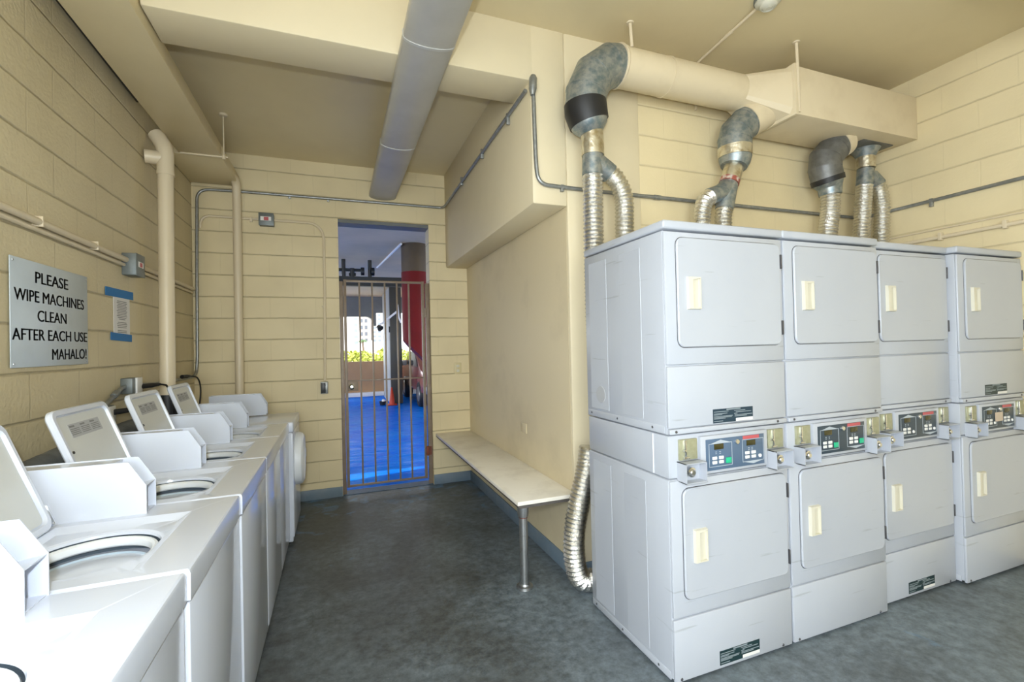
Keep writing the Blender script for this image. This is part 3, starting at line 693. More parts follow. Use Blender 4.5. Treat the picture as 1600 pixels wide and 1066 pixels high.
# second elbow, out of the transition
e = gored('duct_elbow', 'grey elbow dropping from the transition left of the plenum box, foil band below', [(2.70, 2.405, 2.99), (2.665, 2.41, 2.965), (2.60, YP, 2.90), (2.580, YP, 2.84), (2.578, YP, 2.76)], .108, M['galv'])
b = B(); tube(b, [(2.86, 2.36, 3.09), (2.77, 2.385, 3.035), (2.680, 2.408, 2.977)], .113, 32); part('collar', rel(e, b), M['duct_cream'], e)
b = B(); tube(b, [(2.578, YP, 2.79), (2.578, YP, 2.725)], [.112, .110], 32, True, .02); part('foil_band', rel(e, b), M['foil_tape'], e)
b = B(); tube(b, [(2.578, YP, 2.73), (2.574, YP, 2.69), (2.565, YP, 2.66)], [.106, .098, .085], 32); part('reducer', rel(e, b), M['galv'], e)
# third elbow under the box
e = gored('duct_elbow', 'dark grey elbow under the middle of the plenum box with a black strip', [(3.57, 2.40, 2.935), (3.54, 2.405, 2.90), (3.475, YP, 2.83), (3.462, YP, 2.75), (3.486, YP, 2.67)], .108, M['galv_dk'])
b = B(); tube(b, [(3.62, 2.395, 2.965), (3.560, 2.401, 2.925)], .114, 32); part('collar', rel(e, b), M['duct_cream'], e)
b = B(); tube(b, [(3.484, YP, 2.682), (3.496, YP, 2.645)], [.112, .110], 32); part('black_strip', rel(e, b), M['black'], e, label='black sealing strip')
b = B(); tube(b, [(3.494, YP, 2.65), (3.51, YP, 2.61), (3.515, YP, 2.555)], [.104, .080, .074], 32); part('reducer', rel(e, b), M['galv'], e)
# fourth: starting collar below the plenum
t = thing('duct_collar', 'small grey flared collar under the right end of the plenum box', 'duct collar', (3.93, YP, 2.95))
b = B(); tube(b, [(3.93, YP, 2.952), (3.93, YP, 2.93), (3.93, YP, 2.885)], [.100, .085, .062], 28); part('flare', rel(t, b), M['galv'], t)
b = B(); tube(b, [(3.93, YP, 2.888), (3.927, YP, 2.80)], .064, 24, True, .02); part('foil_wrap', rel(t, b), M['foil_tape'], t)

def wye(label, top, mid, leg, br, r, sleeve=None):
    t = thing('wye_fitting', label, 'duct fitting', mid, 0, 'grey wye fittings joining pairs of foil hoses')
    if sleeve:
        b = B(); tube(b, spline([top, sleeve, mid], .03), r*1.08, 24, True, .03); part('foil_wrap', rel(t, b), M['foil_tape'], t)
    b = B(); tube(b, [mid, leg], r, 24); part('straight_leg', rel(t, b), M['galv'], t)
    b = B(); tube(b, br, r*.96, 24); part('branch', rel(t, b), M['galv'], t)
    return t
wye('grey wye with foil wrap below the left elbow', (1.456, YP, 2.745), (1.460, YP, 2.60), (1.455, YP, 2.48), [(1.458, YP, 2.555), (1.50, YP, 2.55), (1.575, YP, 2.505)], .062, (1.460, YP, 2.68))
w2 = wye('grey wye leaning left with red tape below the second elbow', (2.568, YP, 2.665), (2.522, YP, 2.545), (2.470, YP, 2.36), [(2.515, YP, 2.53), (2.44, YP, 2.47), (2.345, YP, 2.435)], .058, (2.55, YP, 2.61))
b = B(); tube(b, [(2.530, YP, 2.568), (2.518, YP, 2.54)], .065, 24); part('red_tape', rel(w2, b), M['red_tape'], w2, label='red tape band')
wye('grey wye below the right end of the plenum box', (3.927, YP, 2.80), (3.925, YP, 2.79), (3.905, YP, 2.66), [(3.92, YP, 2.745), (3.98, 2.415, 2.735), (4.05, 2.41, 2.685)], .058)
def flex(label, pts, r=.054):
    b = B(); ribbed(b, pts, r); return single('flexible_duct', b, M['foil'], label, 'flexible duct', group='silver foil dryer hoses', ang=28)
flex('straight silver foil hose dropping behind the left end of the first dryer', [(1.455, YP, 2.49), (1.452, YP, 2.2), (1.45, YP, 1.7), (1.46, YP, 1.35)], .057)
flex('silver foil hose curving right from the left wye down behind the first dryer', [(1.565, YP, 2.512), (1.63, YP, 2.46), (1.672, YP, 2.36), (1.672, YP, 2.2), (1.668, YP, 1.9), (1.65, YP, 1.5)], .055)
flex('short silver foil hose bending left from the red taped wye', [(2.355, YP, 2.438), (2.305, YP, 2.40), (2.278, YP, 2.30), (2.27, YP, 2.1), (2.27, YP, 1.7)], .052)
flex('straight silver foil hose under the red taped wye', [(2.473, YP, 2.37), (2.46, YP, 2.28), (2.455, YP, 2.0), (2.455, YP, 1.6)], .052)
flex('single silver foil hose below the dark elbow with the black strip', [(3.515, YP, 2.56), (3.505, YP, 2.42), (3.465, YP, 2.22), (3.45, YP, 1.9), (3.45, YP, 1.6)], .062)
flex('straight silver foil hose under the rightmost wye', [(3.905, YP, 2.67), (3.875, YP, 2.45), (3.85, YP, 2.25), (3.84, YP, 1.8)], .055)
flex('silver foil hose beside the right wall bending from the rightmost wye', [(4.04, 2.41, 2.69), (4.072, 2.405, 2.60), (4.075, 2.40, 2.45), (4.055, 2.40, 2.25), (4.05, 2.40, 1.8)], .052)
b = B(); ribbed(b, [(1.40, 2.44, .86), (1.38, 2.45, .72), (1.335, 2.46, .55), (1.295, 2.46, .36), (1.290, 2.455, .20), (1.325, 2.45, .085), (1.42, 2.45, .068), (1.62, 2.45, .07)], .060)
fd = single('flexible_duct', b, M['foil'], 'silver foil hose at floor level between the bench and the first dryer', 'flexible duct', group='silver foil dryer hoses', ang=28)

# ================================================================== CEILING DUCT, DETECTOR, LIGHT
t = thing('ventilation_duct', 'long grey metal duct running along the alcove ceiling to the back wall', 'duct', (.48, 2.2, 3.03))
prof = [(.346, 3.088), (.346, 3.062)] + [(.480-.134*math.cos(PI*i/16), 3.058-.036*math.sin(PI*i/16)) for i in range(17)] + [(.614, 3.062), (.614, 3.088)]
b = B(); prism(b, prof, 'y', -.6, YB); part('duct_body', rel(t, b), M['duct_grey'], t, ang=40)
for y in (2.37, 3.675):
    b = B(); pr2 = [(.480+(p[0]-.480)*1.018, 3.05+(p[1]-3.05)*1.14) for p in prof]; prism(b, pr2, 'y', y, y+.018); part('joint_band', rel(t, b), M['band_grey'], t, ang=40)
t = thing('smoke_detector', 'round off white detector on the ceiling at the top edge', 'detector', (2.35, 1.94, ZC))
T0 = Matrix.Identity(4)
b = B(); lathe(b, [(.075, 0), (.075, -.016), (.070, -.020)], 36, T0); part('base_plate', b, M['grey_box'], t)
b = B(); lathe(b, [(.070, -.018), (.068, -.026), (.048, -.036), (.046, -.05), (.036, -.058), (.034, -.054), (.026, -.060), (.024, -.056), (.014, -.062), (0, -.062)], 36, T0); part('sensor_head', b, M['det'], t, ang=20)
b = B(); tube(b, bend([(2.345, 2.01, ZC-.012), (2.395, 2.53, ZC-.012), (2.398, YD-.014, ZC-.016), (2.398, YD-.014, 3.1)], .04), .0095, 10)
tube(b, [(2.365, 2.215, ZC-.012), (2.371, 2.275, ZC-.012)], .012, 10)
single('ceiling_conduit', b, M['pipe_cream'], 'thin cream conduit running across the ceiling from the round detector', 'conduit')
t = thing('ceiling_light', 'ceiling light fixture mostly outside the top right corner', 'light', (3.72, 1.24, ZC))
b = B(); box(b, -.6, .14, -.16, .155, -.085, -.001, .006); part('housing', b, M['det'], t)
b = B(); box(b, -.58, .12, -.13, .13, -.115, -.083, .012); part('diffuser', b, M['white_plastic'], t)

# ================================================================== CONDUITS, PIPES, BOXES
def clips(b, pts, ax):
    for p in pts:
        x, y, z = p
        box(b, x-.010, x+.010, y-.012, y+.012, z-.028, z+.014, .002)
cl = []
b = B()
tube(b, bend([(-1.196, 3.96, 1.262), (-1.196, 4.90, 1.262), (-1.192, 4.972, 1.30), (-1.185, 4.975, 1.42), (-1.178, 4.978, 2.2), (-1.168, 4.98, 2.975), (-.9, 4.98, 2.985), (1.105, 4.98, 2.990), (XS-.016, 4.90, 2.992), (XS-.016, 2.63, 3.045)], .10, 8), .0125, 12)
clips(b, [(-.40, 4.985, 2.984), (-.05, 4.985, 2.985)], 0)
for y in (4.2, 3.55, 2.95): box(b, XS-.026, XS-.001, y-.008, y+.008, 2.98, 3.055, .002)
single('metal_conduit', b, M['conduit'], 'grey metal conduit from the left corner over the gate and along the soffit', 'conduit')
b = B(); lathe(b, [(0, .065), (.016, .062), (.024, .045), (.024, -.02), (.017, -.045), (.014, -.06), (0, -.06)], 16, Matrix.Translation((XS+.006, YD-.026, 3.045)) @ Matrix.Rotation(.06, 4, 'Y'))
single('conduit_fitting', b, M['conduit'], 'small grey conduit elbow fitting at the upper front corner of the soffit', 'conduit fitting')
b = B()
tube(b, bend([(XS+.012, YD-.016, 3.01), (XS+.018, YD-.016, 2.60), (XS+.03, YD-.016, 2.452), (1.5, YD-.016, 2.447), (XR-.018, YD-.016, 2.462), (XR-.016, YD-.10, 2.468), (XR-.016, YF+.1, 2.472)], .13, 8), .0125, 12)
clips(b, [(1.33, YD-.012, 2.45), (2.68, YD-.012, 2.45)], 0)
for y in (2.10, 1.2): box(b, XR-.026, XR-.001, y-.010, y+.010, 2.425, 2.485, .002)
tube(b, [(2.02, YD-.016, 2.45), (2.07, YD-.016, 2.45)], .016, 12)
single('metal_conduit', b, M['conduit'], 'grey metal conduit running behind the foil hoses and along the right wall', 'conduit')
b = B(); tube(b, bend([(XR-.018, YD-.05, 2.185), (XR-.018, YF+.1, 2.215)], .05), .014, 10); tube(b, [(XR-.010, YD-.05, 2.25), (XR-.010, YF+.1, 2.262)], .006, 8)
for y in (2.05, 1.7): box(b, XR-.032, XR-.001, y-.012, y+.012, 2.165, 2.22, .003)
single('painted_conduit', b, M['pipe_cream'], 'cream painted conduit on the right wall just above the dryers', 'conduit')
b = B(); tube(b, [(XL+.020, YW, 2.062), (XL+.022, 3.49, 2.055)], .0165, 12)
for y in (2.6, 3.1): box(b, XL, XL+.0385, y-.006, y+.006, 2.036, 2.082, .002)
single('painted_conduit', b, M['pipe_cream'], 'upper cream painted conduit on the left wall ending in the grey junction box', 'conduit')
b = B(); tube(b, [(XL+.012, YW, 2.027), (XL+.012, 3.49, 2.024)], .0105, 10)
tube(b, [(XL+.012, 3.62, 2.020), (XL+.012, 4.94, 2.020)], .0105, 10)
single('painted_conduit', b, M['pipe_cream'], 'thin lower cream painted conduit running along the whole left wall', 'conduit')
b = B(); tube(b, [(XL+.020, 3.63, 2.052), (XL+.020, 4.94, 2.052)], .0165, 12)
single('painted_conduit', b, M['pipe_cream'], 'upper cream painted conduit from the junction box on to the left back corner', 'conduit')
def jbox(name, label, c, s, axis, sticker=True):
    t = thing(name, label, 'junction box', c)
    b = B(); box(b, -s[0]/2, s[0]/2, -s[1]/2, s[1]/2, -s[2]/2, s[2]/2, .004); part('box_body', b, M['grey_box'], t)
    b = B(); f = .0015
    if axis == 'x': box(b, s[0]/2-.001, s[0]/2+.003, -s[1]/2-.002, s[1]/2+.002, -s[2]/2-.002, s[2]/2+.002, .001)
    else: box(b, -s[0]/2-.002, s[0]/2+.002, -s[1]/2-.003, -s[1]/2+.001, -s[2]/2-.002, s[2]/2+.002, .001)
    cv = part('cover', b, M['grey_box'], t)
    if sticker:
        b = B(); d = B()
        if axis == 'x': box(b, s[0]/2+.0025, s[0]/2+.0038, -.035, .045, -.012, .022); box(d, s[0]/2+.0035, s[0]/2+.0045, -.012, .026, -.008, .018)
        else: box(b, -.048, .042, -s[1]/2-.0038, -s[1]/2-.0025, -.014, .024); box(d, -.020, .020, -s[1]/2-.0045, -s[1]/2-.0035, -.012, .020)
        part('sticker', b, M['label_white'], cv); part('sticker_mark', d, M['red_label'], cv)
    return t
jbox('junction_box', 'grey steel junction box on the left block wall where cream conduits meet', (XL+.036, 3.555, 2.030), (.072, .135, .135), 'x')
jbox('junction_box', 'grey steel junction box on the back wall left of the gate', (-.600, 4.965, 2.728), (.125, .068, .115), 'y')
b = B(); tube(b, bend([(-1.150, 4.99, 2.62), (-1.145, 4.986, 2.69), (-1.10, 4.985, 2.737), (-.664, 4.985, 2.735)], .07), .011, 10); box(b, -.745, -.725, 4.973, 5.0, 2.705, 2.75, .002)
single('painted_conduit', b, M['pipe_cream'], 'cream painted conduit from the left corner to the back wall junction box', 'conduit')
b = B(); tube(b, bend([(-.537, 4.985, 2.735), (-.098, 4.985, 2.735), (-.098, 4.985, 2.0), (-.112, 4.985, 1.165)], .17, 10), .013, 10); box(b, -.128, -.090, 4.978, 5.0, 1.90, 1.915, .002)
single('painted_conduit', b, M['pipe_cream'], 'cream painted conduit bending down from the back wall junction box to the switch', 'conduit')
t = thing('wall_switch', 'small dark switch box on the back wall just left of the gate', 'switch', (-.118, 4.972, 1.10))
b = B(); box(b, -.034, .034, -.026, .028, -.058, .058, .004); part('switch_box', b, M['conduit'], t)
b = B(); box(b, -.030, .012, -.031, -.025, -.050, .050, .002); part('cover', b, M['black_metal'], t)
t = thing('wall_outlet', 'ivory outlet plate on the back wall between the gate and the bench', 'outlet', (1.245, 4.998, 1.238))
b = B(); box(b, -.040, .040, -.008, .002, -.062, .062, .003); part('plate', b, M['ivory_plate'], t)
b = B(); box(b, -.016, .016, -.0105, -.007, .012, .040, .003); box(b, -.016, .016, -.0105, -.007, -.040, -.012, .003); part('sockets', b, M['ivory'], t)
b = B(); box(b, XN-.005, XN+.001, 3.35, 3.47, .785, .862, .002); single('blank_plate', b, M['plaster_niche'], 'blank cover plate painted over on the alcove wall above the bench', 'wall plate')

# drain pipes
t = thing('drain_pipe', 'thick cream drain pipe standing behind the washers on the left wall', 'pipe', (-1.10, 3.87, .9))
b = B(); tube(b, [(0, 0, .24), (0, .03, 1.91)], .047, 28); part('pipe', b, M['pipe_cream'], t)
b = B(); lathe(b, [(.0, .33), (.050, .33), (.060, .22), (.058, -.05), (.05, -.3), (0, -.3)], 24, Matrix.Translation((0, 0, -.04))); part('rubber_coupling', b, M['black'], t, label='black rubber coupling')
b = B(); tube(b, bend([(0, .03, 1.84), (0, .03, 2.02), (-.06, .06, 2.12)], .05), .051, 28); tube(b, [(0, .03, 1.945), (-.112, .0, 1.94)], .046, 24)
tube(b, [(0, .03, 1.825), (0, .03, 1.85)], .054, 28); part('tee', b, M['pipe_cream'], t)
b = B(); tube(b, bend([(-.846, 4.929, .2), (-.840, 4.929, 2.93), (-.836, 4.88, 3.05), (-.860, 4.79, 3.075)], .06), .036, 20)
single('drain_pipe', b, M['pipe_cream'], 'thin cream pipe standing on the back wall between the left corner and the gate', 'pipe')
b = B()
for x, y, z1 in ((-.80, 4.20, ZA),):
    tube(b, [(x, y, z1), (x, y, 3.02)], .005, 8)
box(b, -1.10, -.78, 4.235, 4.25, 3.018, 3.032, .002); lathe(b, [(0, 0), (.03, .004), (.03, .02)], 14, Matrix.Translation((-.80, 4.20, ZA-.02)))
lathe(b, [(0, -.03), (.012, -.028), (.012, 0)], 12, Matrix.Translation((-.80, 4.20, 3.02)))
single('threaded_hanger', b, M['pipe_cream'], 'thin threaded rod hanger carrying the boxed chase at the left ceiling', 'hanger')
b = B(); tube(b, [(-1.198, YW, 3.18), (-1.198, 3.72, 3.15)], .012, 8); tube(b, [(-1.17, YW, 3.20), (-1.165, 3.72, 3.19)], .010, 8)
single('ceiling_cables', b, M['black'], 'two dark cables in the gap between the left wall and the boxed chase', 'cable')
# drain trough behind the washers
b = B(); P = spline([(-1.135, .5, .955), (-1.145, 1.6, .98), (-1.150, 2.3, 1.005), (-1.150, 2.75, 1.02), (-1.150, 3.4, 1.03), (-1.15, 3.75, 1.0)], .05)
tube(b, P, [.055+.006*math.sin(i*.9)*rnd.random() for i in range(len(P))], 18); single('drain_trough', b, M['grey_hose'], 'rough dark grey drain line lying behind the washers along the left wall', 'drain')
# low conduit with outlets and cords
b = B(); tube(b, bend([(-1.196, 3.10, 1.165), (-1.196, 3.22, 1.205), (-1.196, 3.40, 1.275), (-1.196, 3.50, 1.282), (-1.196, 3.955, 1.262)], .05), .0125, 10)
tube(b, [(-1.196, 3.30, 1.237), (-1.196, 3.345, 1.254)], .018, 10)
single('metal_conduit', b, M['conduit'], 'short grey conduit climbing the left wall to the low outlet box', 'conduit')
t = thing('wall_outlet', 'grey outlet box with white plate low on the left wall behind the washers', 'outlet', (XL+.03, 3.50, 1.275))
b = B(); box(b, -.03, .03, -.055, .055, -.04, .055, .004); part('box_body', b, M['grey_box'], t)
b = B(); box(b, .028, .040, -.01, .075, -.062, .055, .003); part('plate', b, M['label_white'], t)
t = thing('wall_outlet', 'small outlet box low on the left wall just below the climbing grey conduit', 'outlet', (XL+.025, 3.18, 1.15))
b = B(); box(b, -.025, .025, -.05, .05, -.055, .045, .004); part('box_body', b, M['grey_box'], t)
b = B(); box(b, .023, .033, -.045, .045, -.05, .04, .003); part('plate', b, M['label_white'], t)
def cord(label, plug, pts):
    t = thing('power_cord', label, 'cord', plug)
    b = B(); tube(b, spline(pts, .02), .006, 10); part('cable', rel(t, b), M['black'], t)
    b = B(); tube(b, [plug, Vector(plug)+(Vector(pts[0])-Vector(plug))*.6, pts[0]], [.016, .015, .008], 12); part('plug', rel(t, b), M['black'], t)
cord('black power cord looping from the small outlet box behind the washers', (-1.165, 3.20, 1.155), [(-1.08, 3.28, 1.16), (-1.06, 3.42, 1.14), (-1.055, 3.45, 1.08), (-1.055, 3.40, 1.0), (-1.05, 3.33, .94)])
cord('black power cord from the outlet box in front of the thick drain pipe', (-1.165, 3.56, 1.27), [(-1.08, 3.66, 1.275), (-1.05, 3.70, 1.25), (-1.035, 3.72, 1.1), (-1.04, 3.70, .95)])
cord('black power cord plugged in low at the far left corner', (-1.160, 4.42, 1.285), [(-1.13, 4.52, 1.285), (-1.10, 4.62, 1.26), (-1.09, 4.66, 1.15), (-1.10, 4.62, .95)])

# ================================================================== SIGN AND NOTICE
S = thing('wall_sign', 'pale blue grey sign asking to wipe machines clean, on the left wall', 'sign', (XL, 2.735, 1.656))
b = B(); box(b, .006, .010, -.308, .308, -.226, .226, .002); part('sign_board', b, M['sign'], S)
def sign_m(y, z): return Matrix(((0, 0, 1, .0102), (1, 0, 0, y-2.735), (0, 1, 0, z-1.656), (0, 0, 0, 1)))
for body, y0, y1, z0, z1 in (('PLEASE', 2.594, 2.854, 1.791, 1.841), ('WIPE MACHINES', 2.450, 3.002, 1.707, 1.757), ('CLEAN', 2.607, 2.836, 1.626, 1.675), ('AFTER EACH USE', 2.436, 3.030, 1.543, 1.592), ('MAHALO!', 2.714, 3.022, 1.457, 1.507)):
    text_mesh('lettering', body, z1-z0, y1-y0, M['letter'], S, sign_m(y0, z0), .0006, .022)
b = B()
for y in (-.29, .29):
    for z in (-.21, .21): lathe(b, [(0, .003), (.004, .002), (.005, 0)], 10, Matrix.Translation((.0098, y, z)) @ Matrix.Rotation(PI/2, 4, 'Y'))
part('sign_screws', b, M['steel'], S)
P_ = thing('paper_notice', 'small printed paper notice on the left wall held by two strips of blue tape', 'notice', (XL, 3.475, 1.71))
b = B(); box(b, .002, .004, -.113, .113, -.135, .12); part('sheet', b, M['paper'], P_)
b = B()
for k in range(20):
    z = .085-k*.0098
    if k in (11,): w = .045
    elif k in (12, 17): continue
    else: w = .066+.006*math.sin(k*2.3)
    box(b, .0039, .0045, -w, w, z-.0022, z+.0022)
part('printed_text', b, M['ink'], P_)
def tape(y0, z0, y1, z1, h):
    b = B(); d = Vector((0, y1-y0, z1-z0)); a = math.atan2(d.z, d.y); L = d.length/2
    box(b, .004, .0055, -L, L, -h/2, h/2, mtx=Matrix.Translation((0, (y0+y1)/2-3.475, (z0+z1)/2-1.71)) @ Matrix.Rotation(a, 4, 'X')); part('blue_tape', b, M['blue_tape'], P_)
tape(3.258, 1.838, 3.642, 1.845, .05); tape(3.318, 1.583, 3.612, 1.575, .045)

# ================================================================== BENCH
t = thing('bench', 'long off white wall bench on one steel pipe leg along the alcove wall', 'bench', (1.18, 3.8, 0))
b = B(); prism(b, [(.985-1.18, 2.575-3.8), (XN-1.18, 2.575-3.8), (XN-1.18, YB-3.8), (.985-1.18, YB-3.8)], 'z', .522, .546, .003); part('seat', b, M['bench_top'], t)
b = B(); box(b, 1.0-1.18, XN-1.18, 2.59-3.8, YB-3.8, .500, .522); box(b, .990-1.18, 1.01-1.18, 2.58-3.8, YB-3.8, .508, .522); part('plywood_base', b, M['bench_edge'], t)
b = B(); T = Matrix.Translation((1.046-1.18, 2.648-3.8, 0)); lathe(b, [(.026, .02), (.026, .50)], 24, T); lathe(b, [(.030, .43), (.036, .46), (.038, .50), (.0, .50)], 24, T)
lathe(b, [(0, .028), (.030, .028), (.034, .018), (.050, .014), (.052, 0)], 28, T); lg = part('leg', b, M['steel'], t)
b = B(); tube(b, [(1.046-1.18, 2.648-3.8, .425), (1.046-1.18, 2.648-3.8, .437)], .0275, 20); part('rust_ring', b, M['rust'], lg)

# ================================================================== GATE
G = thing('security_gate', 'brown barred steel gate in the doorway to the parking garage', 'gate', (.49, 5.06, 0))
ox, oy = .49, 5.06
def gb(b, x0, x1, z0, z1, d=.014): box(b, x0-ox, x1-ox, -d, d, z0, z1, .0015)
b = B(); gb(b, DX0+.001, .074, 0, 2.17, .02); part('frame_post', b, M['gate'], G)
b = B(); gb(b, .914, DX1-.001, 0, 2.17, .02); part('frame_post', b, M['gate'], G)
b = B(); gb(b, .078, .106, .065, 2.19, .016); part('stile', b, M['gate'], G)
b = B(); gb(b, .872, .900, .065, 2.19, .016); part('stile', b, M['gate'], G)
for z0, z1 in ((2.165, 2.188), (1.143, 1.156), (.065, .085)):
    b = B(); gb(b, .106, .872, z0, z1, .009); part('rail', b, M['gate'], G)
for x in (.233, .360, .488, .613, .737):
    b = B(); gb(b, x-.0085, x+.0085, .085, 2.165, .0085); part('bar', b, M['gate'], G)
b = B(); gb(b, .106, .205, 1.045, 1.145, .012); lp = part('lock_plate', b, M['gate'], G)
b = B(); lathe(b, [(0, .03), (.014, .03), (.02, .022), (.03, .018), (.032, 0)], 24, Matrix.Translation((.140-ox, -.012, 1.092)) @ Matrix.Rotation(PI/2, 4, 'X')); part('lock_cylinder', b, M['chrome'], lp)
for z in (.36, 1.85):
    b = B(); tube(b, [(.907-ox, -.022, z-.05), (.907-ox, -.022, z+.05)], .013, 14); box(b, .885-ox, .945-ox, -.024, -.018, z-.045, z+.045); part('hinge', b, M['rust'] if z < 1 else M['gate'], G)
b = B(); box(b, DX0, DX1, YB+.012, YB+.19, DZ-.035, DZ-.001); struct('trim_6', b, M['concrete_dk'])
b = B(); box(b, DX0+.002, DX1-.002, YB+.01, YB+.17, .0, .004); struct('trim_7', b, M['threshold'])

# ================================================================== GARAGE THINGS
t = thing('refuse_chute', 'big round chute seen through the gate, brown above and red below', 'chute', (1.195, 7.5, 3.1))
b = B(); tube(b, [(0, 0, 0.02), (0, 0, -.44)], .205, 40); part('chute_pipe', b, M['chute_brown'], t)
b = B(); n = 40; ta = []; tb_ = []
for i in range(n):
    a = 2*PI*i/n; x, y = .209*math.cos(a), .209*math.sin(a); ta.append(b.verts.new((x, y, -.425))); tb_.append(b.verts.new((x, y, -1.50-(x+.209)*1.05)))
for i in range(n): b.faces.new((ta[i], ta[(i+1) % n], tb_[(i+1) % n], tb_[i]))
b.faces.new(ta); b.faces.new(tb_[::-1]); part('chute_spout', b, M['chute_red'], t)
t = thing('traffic_cone', 'orange traffic cone standing on the blue garage floor by the pier', 'cone', (1.33, 12.45, 0))
b = B(); lathe(b, [(.075, .03), (.022, .45), (.014, .46), (0, .46)], 24); part('cone_body', b, M['orange'], t)
b = B(); box(b, -.12, .12, -.12, .12, .002, .03, .01); part('cone_base', b, M['orange'], t)
t = thing('cleaning_bucket', 'small dark bucket with a white rag beside the orange cone', 'bucket', (1.11, 12.6, 0))
b = B(); lathe(b, [(0, .002), (.07, .002), (.09, .10), (.085, .10), (.06, .02)], 20); part('pail', b, M['black_metal'], t)
b = B(); bmesh.ops.create_icosphere(b, subdivisions=2, radius=.05); bmesh.ops.translate(b, verts=b.verts, vec=(.02, -.03, .11)); part('rag', b, M['label_white'], t)
b = B(); box(b, -6, 1.9, 8.9, 9.02, 2.63, 2.80); single('steel_beam', b, M['black_metal'], 'black steel beam crossing the garage just above the gate', 'beam')
t = thing('pipe_manifold', 'black pipes with flanges hanging above the gate in the garage', 'pipes', (.3, 9.0, 2.93))
b = B(); tube(b, [(-1.2, 0, 0), (.20, 0, 0)], .028, 14); part('header_pipe', b, M['black_metal'], t)
for x in (-.15, .31):
    b = B(); tube(b, [(x, 0, -.13), (x, 0, .19)], .036, 14); part('riser', b, M['black_metal'], t)
for x in (.18, .36):
    b = B(); tube(b, [(x-.03, 0, -.02), (x+.03, 0, -.02)], .075, 16); part('flange', b, M['black_metal'], t)
b = B(); tube(b, [(.0, 0, -.12), (.0, 0, .03)], .04, 12); tube(b, [(-.06, 0, -.08), (.06, 0, -.08)], .03, 12); part('valve', b, M['black_metal'], t)
b = B(); tube(b, [(.972, 7.35, 3.095), (.79, 9.6, 3.095)], .018, 10); single('light_tube', b, M['tube_white'], 'slim white tube on the garage ceiling left of the chute', 'light tube')
b = B(); tube(b, spline([(.15, 10.8, 3.118), (.145, 11.2, 3.02), (.135, 12.2, 2.93), (.07, 13.5, 2.75)], .1), .02, 8); single('curved_pipe', b, M['tube_white'], 'curved white pipe near the garage ceiling behind the first gate bars', 'pipe')
t = thing('security_light', 'dark floodlight on a slanted white arm fixed to the garage pier', 'light', (1.33, 12.75, 2.3))
b = B(); tube(b, [(-.34, -.1, -.28), (.22, -.1, .17)], .028, 10); tube(b, [(.21, -.1, .34), (.24, -.1, .0), (.30, -.1, -.15)], .024, 10); part('arm', b, M['tube_white'], t)
b = B(); lathe(b, [(0, .0), (.05, .01), (.085, .12), (.07, .13), (0, .10)], 18, Matrix.Translation((-.30, -.12, -.24)) @ Matrix.Rotation(2.2, 4, 'X') @ Matrix.Rotation(.5, 4, 'Y')); part('lamp_head', b, M['black_metal'], t)
b = B(); box(b, -.015, .015, -.01, .005, -.40, -.24); part('junction', b, M['black_metal'], t)
# parked car, nose to the parapet
t = thing('car', 'dull red car parked by the parapet, partly hidden behind the chute and gate', 'car', (2.75, 13.0, 0))
sec = [(-2.05, .36), (-2.08, .62), (-2.0, .86), (-1.45, .95), (-.75, 1.42), (.45, 1.44), (1.15, 1.0), (1.85, .90), (2.06, .72), (2.08, .38)]
b = B(); prism(b, [(p[0], p[1]) for p in sec], 'x', -.84, .84, .05); part('body', b, M['car_red'], t)
b = B(); prism(b, [(-1.25, .99), (-.68, 1.37), (.40, 1.38), (.95, 1.02)], 'x', -.848, .848); part('side_windows', b, M['car_glass'], t)
for sx in (-1, 1):
    for yy in (-1.3, 1.28):
        b = B(); R_ = Matrix.Translation((sx*.74, yy, .32)) @ Matrix.Rotation(PI/2*sx, 4, 'Y'); lathe(b, [(0, -.1), (.29, -.1), (.32, -.06), (.32, .09), (.29, .125), (.2, .12)], 28, R_); wh = part('wheel', b, M['black'], t)
        b = B(); lathe(b, [(.2, .10), (.18, .128), (.05, .135), (0, .135)], 24, R_); part('hubcap', b, M['steel'], wh)
for sx in (-1, 1):
    b = B(); box(b, sx*.86-.0, sx*1.02, .55, .66, .98, 1.12, .03); part('mirror', b, M['label_white'], t)
b = B(); box(b, -.82, .82, 2.02, 2.14, .38, .56, .03); part('bumper', b, M['steel'], t)
b = B(); box(b, -.82, .82, -2.14, -2.02, .38, .56, .03); part('bumper', b, M['steel'], t)

# ------- beyond the parapet
def shrub(label, c, r, n, mm, seed):
    q = random.Random(seed); t = thing('shrub', label, 'shrub', (c[0], c[1], -.13), 0, 'sunlit shrubs beyond the garage parapet')
    b = B()
    for i in range(n):
        while True:
            p = Vector((q.uniform(-1, 1), q.uniform(-1, 1), q.uniform(-1, 1)))
            if .35 < p.length < 1: break
        p = Vector((p.x*r[0], p.y*r[1], c[2]+.13+p.z*r[2])); s = q.uniform(.07, .14)
        u = Vector((q.gauss(0, 1), q.gauss(0, 1), q.gauss(0, 1))).normalized(); v = u.orthogonal().normalized()*s*.5; u = u*s
        vs_ = [b.verts.new(p+k) for k in (-u, v, u, -v)]; b.faces.new(vs_)
    part('foliage', b, mm, t)
    b = B(); tube(b, [(0, 0, 0), (.05, 0, c[2])], [.07, .03], 8); part('stem', b, M['bark'], t)
shrub('bright yellow green shrub left of the white roof beyond the parapet', (.75, 23, .72), (1.4, .9, .68), 1700, M['leaf'], 1)
shrub('yellow green shrub directly behind the middle of the parapet opening', (1.95, 20.6, .60), (1.0, .8, .62), 1300, M['leaf'], 2)
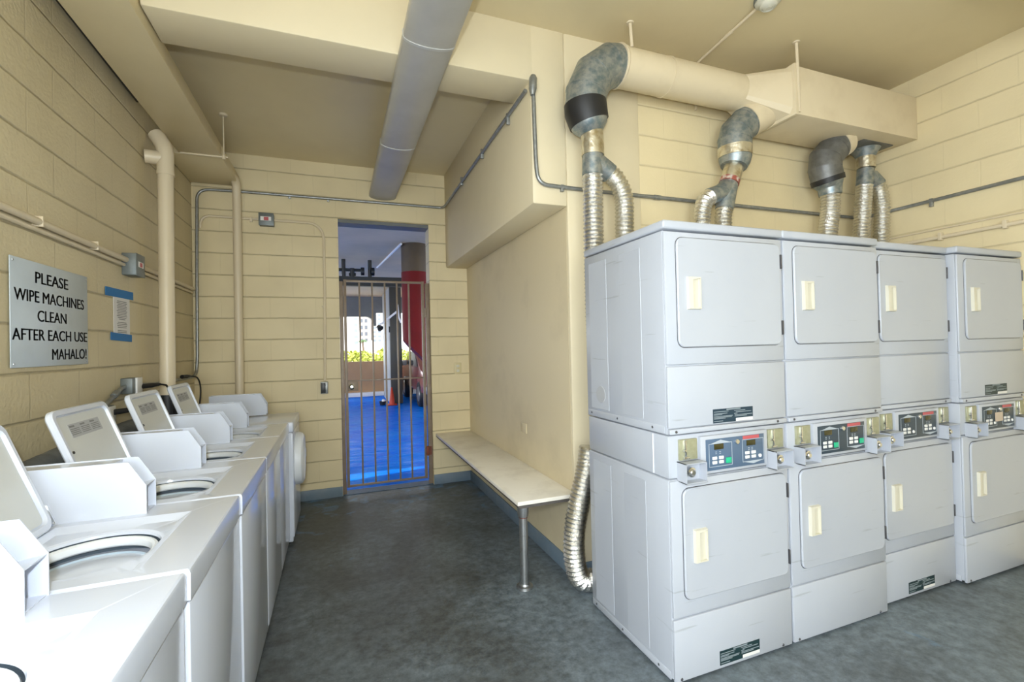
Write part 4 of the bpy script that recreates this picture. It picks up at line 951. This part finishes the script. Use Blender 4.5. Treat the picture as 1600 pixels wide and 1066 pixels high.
shrub('shrub beside the garage pier beyond the parapet', (2.75, 25, .9), (.9, .8, .8), 1100, M['leaf'], 3)
t = thing('palm_tree', 'small palm rising above the shrubs in front of the white tower', 'palm', (1.62, 32, -.13))
b = B(); tube(b, [(0, 0, 0), (.06, 0, 1.2), (0, 0, 2.15)], [.1, .08, .05], 10); part('trunk', b, M['bark'], t)
b = B()
for i in range(14):
    a = 2*PI*i/14; pts = [Vector((math.cos(a)*s*.34, math.sin(a)*s*.34, 2.15+.30*s-.36*s*s)) for s in (0, .3, .6, .9, 1.1)]
    for p, q_ in zip(pts, pts[1:]):
        sd = Vector((-math.sin(a), math.cos(a), 0))*.04; b.faces.new([b.verts.new(x) for x in (p-sd, q_-sd, q_+sd, p+sd)])
part('fronds', b, M['leaf_dk'], t)
t = thing('house', 'low house with a white pitched roof beyond the shrubs', 'house', (2.5, 42, -.13))
b = B(); box(b, -1.4, 1.4, -1.2, 1.2, 0, 1.5); part('walls', b, M['bldg_pink'], t)
b = B(); prism(b, [(-1.65, 1.5), (1.65, 1.5), (.2, 2.35)], 'y', -1.4, 1.4); part('roof', b, M['roof_white'], t)
def tower(label, x0, x1, y, h, mm, cols, w, z0, dz, nrow):
    t = thing('tower_block', label, 'building', ((x0+x1)/2, y, -.13), 0, 'tall apartment towers beyond the garage')
    hw = (x1-x0)/2; b = B(); box(b, -hw, hw, 0, 14, 0, h); part('tower_body', b, mm, t)
    for c in cols:
        for k in range(nrow):
            b = B(); box(b, c-w/2, c+w/2, -.15, .2, z0+k*dz, z0+k*dz+dz*.52); part('window', b, M['win'], t)
tower('white tower with one dark column of windows, leftmost in the garage opening', .8, 5.0, 105, 42, M['bldg_white'], (1.1,), .75, 1.4, 1.28, 12)
tower('pale pink tower beside the white tower in the garage opening', 5.0, 7.6, 112, 46, M['bldg_pink'], (-.8, .2), .5, 3.2, 1.5, 10)
tower('white tower nearest the garage pier, with two dark columns of windows', 7.7, 10.2, 108, 44, M['bldg_white'], (-.85, .15), .6, 3.2, .95, 14)
